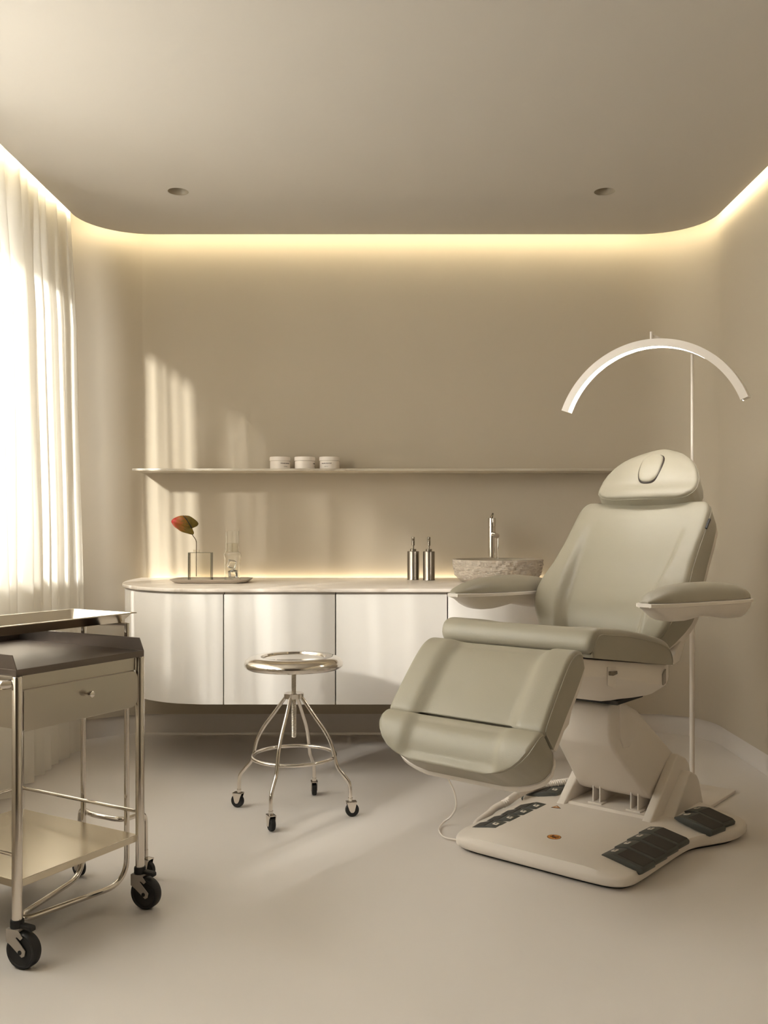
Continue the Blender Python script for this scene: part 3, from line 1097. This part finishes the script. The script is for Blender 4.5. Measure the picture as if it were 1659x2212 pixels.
def steel_tray():
    e1, e2 = E1, Vector((-E1.y, E1.x, 0))
    BR = Vector((-0.748, 2.67, 0))
    L_, W_ = 0.47, 0.265
    c = BR - e1 * L_ / 2 + e2 * W_ / 2
    o = thing('steel_tray', (c.x, c.y, 0.774), 'rectangular stainless steel tray with flared rim, lying over the trolley top', 'tray', rz=TROT)
    def rect(hx, hy, z, r=0.008):
        out = []
        for sx, sy, a0 in [(1, 1, 0), (-1, 1, 90), (-1, -1, 180), (1, -1, 270)]:
            for k in range(5):
                a = R(a0 + 22.5 * k)
                out.append((sx * (hx - r) + r * math.cos(a), sy * (hy - r) + r * math.sin(a), z))
        return out
    hx, hy = L_ / 2, W_ / 2
    rings = [rect(hx - 0.030, hy - 0.030, 0.0), rect(hx - 0.010, hy - 0.010, 0.0245), rect(hx, hy, 0.0255, 0.006), rect(hx, hy, 0.0275, 0.006), rect(hx - 0.011, hy - 0.011, 0.0275), rect(hx - 0.031, hy - 0.031, 0.0022)]
    MB().loft(rings, True, True).build('dish', M['tray_steel'], o, angle=30)
M['tray_steel'] = mat('tray_steel', (0.74, 0.68, 0.58), 0.20, 1.0, bump=0.05, bscale=30)
steel_tray()

# ------------------------------------------------------------------ treatment chair
CH = thing('treatment_chair', (0.403, 2.817, 0), 'taupe upholstered reclining treatment chair with white shell and foot pedals', 'chair', rz=math.atan2(-0.629, 0.777))

def ABZ(a, b, z):
    return Vector((a, b, z))

def gridpad(name, front, back, wfun, hfun, material, parent, e=0.02, ncol=44, nrow=44, piping=True, crown=0.0, afun=None, wback=None):
    """upholstered block: front curve and back curve in the (b, z) side plane, half width wfun(s), relief hfun(a, w, s)"""
    def resample(pts, ss):
        P = [Vector(p) for p in pts]
        d = [0]
        for i in range(1, len(P)):
            d.append(d[-1] + (P[i] - P[i - 1]).length)
        out = []
        for s in ss:
            x = s * d[-1]
            i = 1
            while i < len(P) - 1 and d[i] < x:
                i += 1
            t = (x - d[i - 1]) / max(1e-9, d[i] - d[i - 1])
            out.append(P[i - 1].lerp(P[i], max(0, min(1, t))))
        return out, d[-1]
    ss = [0.5 - 0.5 * math.cos(math.pi * i / nrow) for i in range(nrow + 1)]
    ss = [0.45 * (i / nrow) + 0.55 * s for i, s in enumerate(ss)]
    F, Lf = resample(smoothpath(front, 8), ss)
    B, _ = resample(smoothpath(back, 8), ss)
    us = []
    for j in range(ncol + 1):
        x = -1 + 2 * j / ncol
        us.append(0.55 * x + 0.45 * math.sin(math.pi / 2 * x))
    nv = ncol + 1
    fv, bv = [], []
    for i, s in enumerate(ss):
        t = (F[min(i + 1, nrow)] - F[max(i - 1, 0)]).normalized()
        N = Vector((-t.y, t.x))
        out = (F[i] - B[i])
        if N.dot(out) < 0:
            N = -N
        ws_ = wfun(s)
        for u in us:
            a = u * ws_
            d = min((1 - abs(u)) * ws_, s * Lf, (1 - s) * Lf)
            de = max(0.0, 1 - d / e)
            n = hfun(a, ws_, s) + crown * (1 - u * u) - e * (1 - math.sqrt(max(0, 1 - de * de))) * 0.9
            p = F[i] + N * n
            fv.append((a, p.x, p.y))
        wb = wback(s) if wback else ws_
        for u in us:
            bv.append((u * wb, B[i].x, B[i].y))
    faces = []
    off = len(fv)
    for i in range(nrow):
        for j in range(ncol):
            k = i * nv + j
            faces.append((k, k + 1, k + nv + 1, k + nv))
            faces.append((off + k, off + k + nv, off + k + nv + 1, off + k + 1))
    bl = [j for j in range(nv)] + [i * nv + ncol for i in range(1, nrow + 1)] + [nrow * nv + j for j in range(ncol - 1, -1, -1)] + [i * nv for i in range(nrow - 1, 0, -1)]
    for i in range(len(bl)):
        a, b = bl[i], bl[(i + 1) % len(bl)]
        faces.append((a, b, off + b, off + a))
    o = MB().add(fv + bv, faces).build(name, material, parent, angle=50)
    if piping:
        path = [Vector(fv[k]) for k in bl]
        q = [path[0]]
        for p in path[1:]:
            if (p - q[-1]).length > 0.004:
                q.append(p)
        MB().tube(q, 0.0021, 6, closed=True).build('piping', M['leather'], o)
    return o

def bolster(a, w, frac, wid):
    return sstep(frac - wid, frac + wid, abs(a) / max(w, 1e-4))

# --- legrest
leg_front = [(-0.120, 0.690), (-0.140, 0.704), (-0.172, 0.709), (-0.210, 0.694), (-0.250, 0.658), (-0.300, 0.602), (-0.342, 0.552), (-0.362, 0.522), (-0.354, 0.502)]
leg_back = [(-0.124, 0.670), (-0.127, 0.662), (-0.135, 0.650), (-0.165, 0.616), (-0.205, 0.574), (-0.245, 0.534), (-0.280, 0.497), (-0.305, 0.473), (-0.312, 0.466)]
gridpad('leg_cushion', leg_front, leg_back, lambda s: 0.252 + 0.006 * s - 0.02 * max(0, 1 - s / 0.05) ** 2,
        lambda a, w, s: -0.021 * (1 - bolster(a, w, 0.62, 0.10)) * sstep(0.02, 0.16, s), M['leather'], CH, e=0.012)
foot_front = [(-0.345, 0.508), (-0.362, 0.519), (-0.385, 0.516), (-0.408, 0.498), (-0.424, 0.470), (-0.434, 0.440), (-0.438, 0.412), (-0.432, 0.400)]
foot_back = [(-0.311, 0.464), (-0.308, 0.456), (-0.309, 0.444), (-0.314, 0.428), (-0.322, 0.408), (-0.331, 0.388), (-0.339, 0.369), (-0.345, 0.355)]
def foot_w(s):
    return lerp_table([(0, 0.250), (0.08, 0.258), (0.3, 0.258), (0.42, 0.255), (0.55, 0.246), (0.68, 0.230), (0.78, 0.210), (0.86, 0.185), (0.92, 0.158), (0.96, 0.13), (1.0, 0.085)], s)
def foot_wb(s):
    return lerp_table([(0, 0.250), (0.3, 0.257), (0.5, 0.254), (0.66, 0.243), (0.78, 0.224), (0.87, 0.2), (0.94, 0.17), (1.0, 0.125)], s)
gridpad('foot_cushion', foot_front, foot_back, foot_w, lambda a, w, s: -0.015 * (1 - sstep(0.128, 0.172, abs(a))) * sstep(0.05, 0.25, s) * sstep(1.0, 0.80, s), M['leather'], CH, e=0.009, wback=foot_wb)
# white shell behind legrest
def shellpad(name, front, back, wf, parent, e=0.01):
    return gridpad(name, back, front, wf, lambda a, w, s: 0.0, M['plastic'], parent, e=e, piping=False, ncol=30, nrow=30)
leg_sh_f = [(-0.120, 0.668), (-0.165, 0.614), (-0.245, 0.532), (-0.300, 0.475), (-0.309, 0.466)]
leg_sh_b = [(-0.110, 0.655), (-0.147, 0.600), (-0.225, 0.518), (-0.282, 0.458), (-0.293, 0.450)]
shellpad('legrest_shell', leg_sh_f, leg_sh_b, lambda s: lerp_table([(0, 0.235), (0.05, 0.250), (1, 0.257)], s), CH)
shellpad('footrest_shell', [(-0.306, 0.458), (-0.308, 0.444), (-0.321, 0.410), (-0.338, 0.371), (-0.346, 0.353)], [(-0.292, 0.450), (-0.290, 0.434), (-0.302, 0.400), (-0.320, 0.361), (-0.336, 0.338)], lambda s: lerp_table([(0, 0.254), (0.3, 0.260), (0.5, 0.257), (0.66, 0.246), (0.78, 0.227), (0.87, 0.203), (0.94, 0.173), (1.0, 0.128)], s), CH)
# hinge lug under the shell
MB().prism([(-0.180, 0.575), (-0.228, 0.520), (-0.205, 0.490), (-0.176, 0.505), (-0.150, 0.560)], -0.23, 0.23, lambda a, p, q: (a, p, q)).build('hinge_lug', M['plastic'], CH, bevel=0.004)

# --- seat
seat_front = [(-0.104, 0.688), (-0.106, 0.720), (-0.092, 0.751), (-0.060, 0.763), (-0.010, 0.758), (0.10, 0.745), (0.20, 0.728), (0.30, 0.709), (0.39, 0.686), (0.432, 0.655), (0.447, 0.625), (0.447, 0.606)]
seat_back = [(-0.098, 0.682), (-0.080, 0.679), (-0.04, 0.673), (0.05, 0.660), (0.15, 0.645), (0.25, 0.630), (0.32, 0.620), (0.38, 0.611), (0.42, 0.606), (0.44, 0.604)]
gridpad('seat_cushion', seat_front, seat_back, lambda s: 0.262 + 0.012 * sstep(0, 0.3, s) - 0.012 * max(0, 1 - s / 0.06) ** 2,
        lambda a, w, s: -0.022 * (1 - bolster(a, w, 0.70, 0.13)) * sstep(0.10, 0.34, s), M['leather'], CH, e=0.022)
# white seat pan with a keel-shaped underside
def keel():
    top = [(-0.118, 0.682), (0.47, 0.600)]
    mb = MB()
    st = [(-0.125, 0.681, 0.632, 0.625, 0.235, 0.16), (-0.02, 0.667, 0.618, 0.565, 0.250, 0.17), (0.10, 0.650, 0.600, 0.530, 0.252, 0.17), (0.20, 0.636, 0.578, 0.505, 0.252, 0.17), (0.30, 0.622, 0.560, 0.494, 0.252, 0.17), (0.38, 0.611, 0.545, 0.486, 0.250, 0.165), (0.445, 0.601, 0.536, 0.484, 0.246, 0.15), (0.470, 0.599, 0.545, 0.505, 0.242, 0.145), (0.490, 0.597, 0.556, 0.540, 0.235, 0.14)]
    rings = []
    for b, zt, zm, zb, wt, wb in st:
        rings.append([(-wt, b, zt), (-wt, b, zm), (-(wt + wb) / 2, b, (zm * 0.35 + zb * 0.65)), (-wb * 0.8, b, zb), (0, b, zb - 0.002), (wb * 0.8, b, zb), ((wt + wb) / 2, b, (zm * 0.35 + zb * 0.65)), (wt, b, zm), (wt, b, zt), (0, b, zt)])
    return mb.loft(rings, True, True).build('seat_pan', M['plastic'], CH, bevel=0.004, bseg=2, angle=38)
pan = keel()
MB().prism([(0.010, 0.645), (0.066, 0.637), (0.066, 0.585), (0.052, 0.575), (0.010, 0.590)], 0.2505, 0.2545, lambda a, p, q: (a, p, q)).build('rail_cover', M['plastic'], CH, bevel=0.002, bseg=2)
MB().prism([(0.012, 0.632), (0.056, 0.629), (0.058, 0.619), (0.030, 0.617), (0.012, 0.620)], 0.253, 0.262, lambda a, p, q: (a, p, q)).build('latch', M['steel_d'], CH, bevel=0.002, bseg=2)
MB().prism([(0.405, 0.575), (0.425, 0.590), (0.425, 0.545), (0.405, 0.540)], 0.250, 0.2535, lambda a, p, q: (a, p, q)).build('vent_cover', M['fork'], CH)

# --- backrest
back_front = [(0.458, 0.664), (0.447, 0.690), (0.454, 0.740), (0.482, 0.798), (0.532, 0.855), (0.622, 0.935), (0.72, 1.030), (0.795, 1.108), (0.826, 1.138), (0.846, 1.146)]
back_back = [(0.500, 0.625), (0.512, 0.640), (0.545, 0.675), (0.590, 0.722), (0.645, 0.785), (0.728, 0.868), (0.800, 0.955), (0.868, 1.045), (0.890, 1.075), (0.894, 1.088)]
def back_w(s):
    return lerp_table([(0, 0.205), (0.03, 0.222), (0.08, 0.240), (0.15, 0.260), (0.22, 0.274), (0.30, 0.279), (0.38, 0.276), (0.50, 0.266), (0.65, 0.261), (0.80, 0.260), (0.90, 0.258), (0.94, 0.253), (0.97, 0.243), (0.99, 0.228), (1.0, 0.212)], s)
def back_h(a, w, s):
    crease = lerp_table([(0, 0.130), (0.2, 0.150), (0.5, 0.172), (0.68, 0.178), (0.8, 0.178)], s)
    k = sstep(crease - 0.006, crease + 0.026, abs(a))
    depth = lerp_table([(0, 0.034), (0.35, 0.036), (0.55, 0.024), (0.68, 0.012), (0.78, 0.004), (0.84, 0.0), (1, 0)], s)
    # shallow dished centre, bolsters swelling along both flanks
    return depth * (k - 1) * 0.9 + depth * 0.35 * k * max(0.0, 1 - ((abs(a) - crease) / max(0.01, w - crease)) ** 2)
gridpad('backrest', back_front, back_back, back_w, back_h, M['leather'], CH, e=0.020, ncol=64, nrow=60)
bs_f = [(0.505, 0.622), (0.590, 0.720), (0.726, 0.866), (0.868, 1.045), (0.890, 1.082)]
bs_b = [(0.545, 0.600), (0.630, 0.690), (0.772, 0.850), (0.900, 1.010), (0.918, 1.058)]
shellpad('backrest_shell', bs_f, bs_b, lambda s: back_w(min(1, s * 0.98)) - 0.004, CH, e=0.02)
MB().prism([(0.470, 0.612), (0.520, 0.628), (0.590, 0.690), (0.622, 0.680), (0.575, 0.622), (0.555, 0.600), (0.490, 0.590)], -0.15, 0.246, lambda a, p, q: (a, p, q)).build('back_hinge', M['plastic'], CH, bevel=0.004)
MB().obox((0.2605, 0.772, 1.060), (0, 0.72, 0.69), (0, -0.69, 0.72), (1, 0, 0), 0.024, 0.0035, 0.0035).build('zip_tab', M['black'], CH)

# --- headrest
hd = Vector((0.722, 0.692))
hn = Vector((-0.692, 0.722))
def HP(t, n):
    q = Vector((0.800, 1.160)) + hd * t + hn * n
    return (q.x, q.y)
head_front = [HP(-0.006, -0.004), HP(0.004, 0.002), HP(0.03, 0.004), HP(0.07, 0.002), HP(0.14, 0.010), HP(0.20, 0.010), HP(0.245, 0.000), HP(0.266, -0.010), HP(0.276, -0.020)]
head_back = [HP(-0.012, -0.062), HP(0.000, -0.070), HP(0.04, -0.076), HP(0.09, -0.082), HP(0.15, -0.084), HP(0.20, -0.082), HP(0.235, -0.076), HP(0.255, -0.068), HP(0.264, -0.060)]
def head_w(s):
    return lerp_table([(0, 0.118), (0.025, 0.146), (0.06, 0.168), (0.12, 0.185), (0.22, 0.193), (0.34, 0.191), (0.46, 0.181), (0.58, 0.164), (0.68, 0.145), (0.77, 0.123), (0.85, 0.099), (0.91, 0.076), (0.955, 0.054), (0.985, 0.032), (1.0, 0.012)], s)
hr = gridpad('headrest', head_front, head_back, head_w, lambda a, w, s: 0.015 * max(0.0, 1 - (a / max(w, 0.05)) ** 2) - 0.010 * math.exp(-((s - 0.25) / 0.10) ** 2) * math.exp(-(a / 0.10) ** 2), M['leather'], CH, e=0.013, ncol=56, nrow=56)
# removable face-hole plug; a solid dark ring paints the shade of its gap
def plug(hw, hh, n0, n1, name, m, parent):
    ring0 = []
    for k in range(48):
        a = 2 * math.pi * k / 48
        ca, sa = math.cos(a), math.sin(a)
        x = hw * (abs(ca) ** 0.75) * (1 if ca >= 0 else -1)
        y = hh * (abs(sa) ** 0.75) * (1 if sa >= 0 else -1)
        ring0.append((x, y))
    rings = []
    for sc_, n in [(1.0, n0), (1.0, n1 - 0.008), (0.985, n1 - 0.004), (0.95, n1 - 0.001), (0.88, n1 + 0.001), (0.6, n1 + 0.003), (0.02, n1 + 0.004)]:
        r = []
        for x, y in ring0:
            tt_ = 0.143 + y * sc_
            ns = lerp_table([(0.06, 0.006), (0.085, 0.0105), (0.11, 0.0165), (0.143, 0.0225), (0.18, 0.0245), (0.215, 0.0205), (0.23, 0.016)], tt_)
            b, z = HP(tt_, ns + n)
            r.append((x * sc_, b, z))
        rings.append(r)
    return MB().loft(rings, True, True).build(name, m, parent, angle=60)
plug(0.0465, 0.0762, -0.02, 0.0052, 'gap_shade_ring', M['label_dark'], hr)
plug(0.0420, 0.0712, -0.02, 0.0095, 'face_plug', M['leather'], hr)
hs_f = [HP(0.0, -0.062), HP(0.05, -0.078), (HP(0.15, -0.084)), HP(0.22, -0.078), HP(0.262, -0.060)]
hs_b = [HP(-0.02, -0.085), HP(0.05, -0.104), (HP(0.15, -0.110)), HP(0.22, -0.100), HP(0.262, -0.078)]
shellpad('headrest_shell', hs_f, hs_b, lambda s: head_w(s) * 0.985, CH, e=0.015)
MB().box(-0.06, 0.06, -0.006, 0.006, -0.11, 0.06).build('headrest_bracket', M['steel'], CH).matrix_local = Matrix.Translation((0, 0.855, 1.105)) @ Matrix.Rotation(R(-46), 4, 'X')

# --- armrests
def armrest(sgn):
    def ax(b):
        return sgn * (0.338 + 0.035 * sstep(0.08, 0.8, b))
    def hwf(q):
        return lerp_table([(0, 0.012), (0.04, 0.030), (0.12, 0.046), (0.3, 0.058), (0.6, 0.058), (0.85, 0.052), (0.94, 0.042), (0.98, 0.030), (1, 0.016)], q)
    b0, b1 = 0.070, 0.800
    N = 40
    qs = [0.5 - 0.5 * math.cos(math.pi * i / N) for i in range(N + 1)]
    pr, sr = [], []
    for q in qs:
        b = b0 + (b1 - b0) * q
        c = ax(b)
        h = hwf(q)
        zb = 0.8285 - 0.022 * q
        top = lerp_table([(0, 0.004), (0.05, 0.020), (0.12, 0.034), (0.25, 0.049), (0.4, 0.056), (0.6, 0.058), (0.8, 0.050), (0.92, 0.036), (0.98, 0.020), (1, 0.006)], q)
        ring = []
        for k in range(17):
            t = math.pi * k / 16
            ring.append((c + h * math.cos(t), b, zb + top * math.sin(t) ** 0.75))
        ring += [(c - h * 0.5, b, zb - 0.001), (c, b, zb - 0.001), (c + h * 0.5, b, zb - 0.001)]
        pr.append(ring)
        dep = lerp_table([(0, 0.012), (0.05, 0.022), (0.1, 0.040), (0.17, 0.057), (0.26, 0.062), (0.36, 0.056), (0.46, 0.048), (0.53, 0.047), (0.62, 0.056), (0.75, 0.066), (0.86, 0.068), (0.94, 0.058), (0.98, 0.040), (1, 0.030)], q)
        h2 = h + 0.006
        lip = 0.012
        half = [(h2 - 0.004, -0.001), (h2 + 0.003, -0.003), (h2 + 0.003, -lip), (h2 - 0.004, -lip - 0.002), (h2 * 0.82, -lip - (dep - lip) * 0.45), (h2 * 0.5, -lip - (dep - lip) * 0.92)]
        sr.append([(c + p, b, zb + z) for p, z in half] + [(c, b, zb - dep)] + [(c - p, b, zb + z) for p, z in reversed(half)])
    sh_ = MB().loft(sr, True, True).build('armrest', M['plastic'], CH, angle=45)
    MB().loft(pr, True, True).build('arm_pad', M['leather'], sh_, angle=60)
    MB().tube([(sgn * 0.335, 0.60, 0.765), (sgn * 0.20, 0.66, 0.775)], 0.016, 12).build('arm_bracket', M['plastic'], sh_)
armrest(1)
armrest(-1)

# --- pedestal
def pedestal():
    def wv(b):
        return max(0.105, 0.105 + (b - 0.34) * 0.13)
    prof = [(0.372, 0.486), (0.500, 0.428), (0.775, 0.212), (0.760, 0.190), (0.640, 0.112), (0.600, 0.106), (0.560, 0.122), (0.372, 0.300), (0.342, 0.332), (0.326, 0.372), (0.322, 0.470)]
    v = []
    n = len(prof)
    for s in (-1, 1):
        v += [(s * wv(b), b, z) for b, z in prof]
    f = [tuple(range(n)), tuple(range(2 * n - 1, n - 1, -1))] + [(j, n + j, n + (j + 1) % n, (j + 1) % n) for j in range(n)]
    MB().add(v, f).build('pedestal', M['plastic'], CH, bevel=0.012, bseg=4, angle=25)
    # seam line and rounded side cover
    cov = [(0.385, 0.470), (0.490, 0.424), (0.498, 0.405), (0.478, 0.350), (0.440, 0.316), (0.405, 0.318), (0.386, 0.350), (0.382, 0.40)]
    for s in (-1, 1):
        vv = []
        for k, g in ((0, -0.004), (1, 0.004)):
            vv += [(s * (wv(b) + g), b, z) for b, z in cov]
        m = len(cov)
        ff = [tuple(range(m)), tuple(range(2 * m - 1, m - 1, -1))] + [(j, m + j, m + (j + 1) % m, (j + 1) % m) for j in range(m)]
        MB().add(vv, ff).build('side_cover', M['plastic'], CH, bevel=0.003, bseg=2, angle=40)
    MB().box(-0.15, 0.160, 0.27, 0.46, 0.484, 0.499).build('slide_plate', M['black'], CH, bevel=0.002, bseg=1)
    MB().box(-0.16, 0.13, 0.25, 0.47, 0.499, 0.545).build('lift_block', M['plastic'], CH)
pedestal()

# --- base
def base_outline():
    half = [(0.0, 0.0), (0.14, 0.0), (0.235, 0.003), (0.283, 0.018), (0.307, 0.055), (0.313, 0.12), (0.315, 0.26), (0.318, 0.42), (0.332, 0.50), (0.368, 0.572), (0.400, 0.64), (0.408, 0.705), (0.398, 0.765), (0.360, 0.805), (0.29, 0.825), (0.14, 0.845), (0.0, 0.85)]
    pts = half + [(-a, b) for a, b in reversed(half[1:-1])]
    return smoothpath(pts, 5, closed=True)
BO = base_outline()
def base_top(a, b):
    r = min(1.0, abs(a) / 0.33)
    return 0.066 - 0.020 * sstep(0.52, 1.0, r) - 0.012 * sstep(0.10, -0.02, b)
rings = []
cx0 = Vector((0, 0.42))
for sc_, zz in [(0.965, 0.008), (0.985, 0.012), (1.0, 0.018), (1.0, 0.034), (0.994, 0.040), (0.980, None), (0.93, None), (0.86, None), (0.78, None), (0.70, None), (0.60, None), (0.45, None), (0.25, None), (0.02, None)]:
    ring = []
    for p in BO:
        q = cx0 + (p - cx0) * sc_
        z = zz if zz is not None else base_top(q.x, q.y)
        ring.append((q.x, q.y, z))
    rings.append(ring)
base = MB().loft(rings, True, True).build('base', M['plastic'], CH, angle=50)
MB().prism([(p.x * 0.94, 0.42 + (p.y - 0.42) * 0.94) for p in BO[::2]], 0.0, 0.0095, lambda a, p, q: (p, q, a)).build('base_foot', M['black'], CH)

# pivot brackets rising from the base: two stepped fins each side
for s in (-1, 1):
    f1 = [(0.470, 0.058), (0.690, 0.236), (0.715, 0.250), (0.785, 0.222), (0.815, 0.195), (0.828, 0.150), (0.855, 0.05), (0.60, 0.05)]
    MB().prism(f1, s * 0.145, s * 0.178, lambda a, p, q: (a, p, q)).build('pivot_bracket', M['plastic'], base, bevel=0.006, bseg=3)
    f2 = [(0.560, 0.058), (0.725, 0.180), (0.745, 0.188), (0.798, 0.166), (0.822, 0.140), (0.860, 0.05), (0.62, 0.05)]
    v = []
    n = len(f2)
    for a_in, pts in ((0.170, f2), (0.212, [(b + (0.03 if z < 0.07 and b < 0.6 else 0), z) for b, z in f2])):
        v += [(s * a_in, b, z) for b, z in pts]
    f = [tuple(range(n)), tuple(range(2 * n - 1, n - 1, -1))] + [(j, n + j, n + (j + 1) % n, (j + 1) % n) for j in range(n)]
    MB().add(v, f).build('side_fin', M['plastic'], base, bevel=0.006, bseg=3)
MB().box(-0.15, 0.15, 0.80, 0.845, 0.05, 0.16).build('rear_plate', M['plastic'], base, bevel=0.006)
MB().box(-0.144, 0.144, 0.51, 0.80, 0.060, 0.072).build('well_floor', M['plastic'], base)
MB().prism([(0.500, 0.066), (0.512, 0.073), (0.522, 0.066)], -0.146, 0.146, lambda a, p, q: (a, p, q)).build('well_lip', M['plastic'], base)
for a in (-0.055, 0.088):
    mb = MB()
    mb.box(a - 0.026, a + 0.026, 0.535, 0.575, 0.072, 0.077)
    mb.box(a - 0.015, a - 0.011, 0.548, 0.66, 0.077, 0.135)
    mb.box(a + 0.011, a + 0.015, 0.548, 0.66, 0.077, 0.135)
    mb.build('pivot_lug', M['plastic'], base)

# foot pedals on both flanks
def pedal(a_in, b_mid, a_len, width, ang, s, parent):
    """pedal hinged at its inner end, tread towards the outer edge"""
    e = bpy.data.objects.new('foot_pedal', None)
    hb = width / 2
    L_ = a_len
    prof = [(0.0, 0.0), (0.0, 0.006), (0.030, 0.017), (0.040, 0.0195), (L_ - 0.008, 0.0175), (L_, 0.012), (L_, 0.002), (L_ - 0.01, -0.006), (0.02, -0.004)]
    mb = MB().prism(prof, -hb, hb, lambda a, p, q: (p, a, q))
    o = mb.build('foot_pedal', M['pedal'], parent, bevel=0.0025, bseg=2, angle=30)
    tr = MB().prism([(0.044, 0.0185), (0.044, 0.0212), (L_ - 0.010, 0.0192), (L_ - 0.007, 0.0165)], -hb + 0.013, hb - 0.003, lambda a, p, q: (p, a, q)).build('tread', M['pedal_top'], o, bevel=0.001, bseg=1)
    lb = MB().obox((0.020, 0.004, 0.0145), (0.94, 0, 0.35), (0, 1, 0), (-0.35, 0, 0.94), 0.0085, 0.010, 0.0012)
    icon = lb.build('pedal_tag', M['label_white'], o, bevel=0.0012, bseg=2)
    MB().obox((0.0200, 0.004, 0.0155), (0.94, 0, 0.35), (0, 1, 0), (-0.35, 0, 0.94), 0.0028, 0.0052, 0.0006).build('pedal_tag', M['pedal'], o)
    bpy.data.objects.remove(e)
    zz = 0.0655
    tilt = R(9) if s > 0 else R(17)
    o.location = (s * a_in, b_mid + (0 if s > 0 else 0.015), zz - (0.003 if s > 0 else 0.007))
    if s > 0:
        o.rotation_euler = (0, tilt, ang)
    else:
        o.rotation_euler = (0, tilt, math.pi - ang)
    return o
for s in (1, -1):
    for k in range(4):
        pedal(0.192, 0.135 + k * 0.087, 0.138, 0.079, R(-4), s, CH)
    for k in range(2):
        pedal(0.232, 0.600 + k * 0.089, 0.146, 0.081, R(-12), s, CH).location.z += 0.006

# warning marks on the base
def disc(name, a, b, rx, ry, z, m, parent, n=40):
    v = [(a + rx * math.cos(2 * math.pi * k / n), b + ry * math.sin(2 * math.pi * k / n), z) for k in range(n)]
    v2 = [(p[0], p[1], z + 0.0006) for p in v]
    return MB().loft([v, v2], True, True).build(name, m, parent, smooth=False)
bd = disc('warning_badge', 0.0, 0.150, 0.0225, 0.0225, 0.0658, M['label_dark'], CH)
disc('badge_face', 0.0, 0.150, 0.0208, 0.0208, 0.0660, M['label_orange'], bd)
zz = 0.0670
hand = MB()
for pts in ([(-0.012, 0.146), (-0.004, 0.150), (0.003, 0.146), (0.009, 0.152), (0.013, 0.156)], [(-0.010, 0.155), (-0.003, 0.156), (0.002, 0.151)], [(-0.002, 0.140), (0.004, 0.143), (0.010, 0.142)]):
    hand.tube([(p[0], p[1], zz) for p in pts], 0.0013, 6)
hand.build('hand_symbol', M['label_dark'], bd)
MB().tube([(-0.011, 0.165, zz), (0.013, 0.136, zz)], 0.0010, 6).build('strike_bar', M['label_red'], bd)
def tri(name, s, z, m, parent):
    c = (-0.150, 0.432)
    p = [(c[0] + s * math.cos(R(a)), c[1] + s * math.sin(R(a))) for a in (-10, 110, 230)]
    return MB().loft([[(q[0], q[1], z) for q in p], [(q[0], q[1], z + 0.0007) for q in p]], True, True).build(name, m, parent, smooth=False)
tg = tri('warning_triangle', 0.0200, 0.0662, M['label_dark'], CH)
tri('triangle_face', 0.0150, 0.0666, M['label_orange'], tg)
tri('triangle_window', 0.0060, 0.0669, M['label_white'], tg)

# cables
inv = Matrix.Rotation(math.atan2(-0.629, 0.777), 4, 'Z')
invm = (Matrix.Translation((0.403, 2.817, 0)) @ inv).inverted()
def to_local(p):
    return invm @ Vector(p)
cab = [(0.13, 2.80, 0.43), (0.135, 2.95, 0.33), (0.155, 3.12, 0.24), (0.179, 3.25, 0.165), (0.2005, 3.26, 0.118), (0.2075, 3.255, 0.070), (0.191, 3.255, 0.034), (0.160, 3.25, 0.010), (0.144, 3.185, 0.006), (0.158, 3.115, 0.006), (0.200, 3.08, 0.008), (0.235, 3.05, 0.016)]
MB().tube(smoothpath([to_local(p) for p in cab], 8), 0.0033, 8).build('power_cable', M['white'], CH)
hose = [(0.6768, 3.5433, 0.078), (0.6284, 3.5206, 0.078), (0.5721, 3.4991, 0.076), (0.5268, 3.4809, 0.073), (0.4833, 3.452, 0.07), (0.4381, 3.4025, 0.064), (0.3959, 3.3498, 0.054), (0.352, 3.3211, 0.042), (0.3261, 3.2822, 0.034), (0.2941, 3.232, 0.03), (0.2734, 3.1861, 0.03), (0.2643, 3.1464, 0.03)]
hp = smoothpath([to_local(p) for p in hose], 14)
rr = []
m = len(hp)
for i in range(m):
    if i / m < 0.58:
        rr.append(0.0150 if i % 2 == 0 else 0.0112)
    else:
        rr.append(max(0.0105, 0.0135 - 0.006 * (i / m - 0.5)))
MB().tube(hp, rr, 14).build('corrugated_hose', M['white'], CH, angle=75)
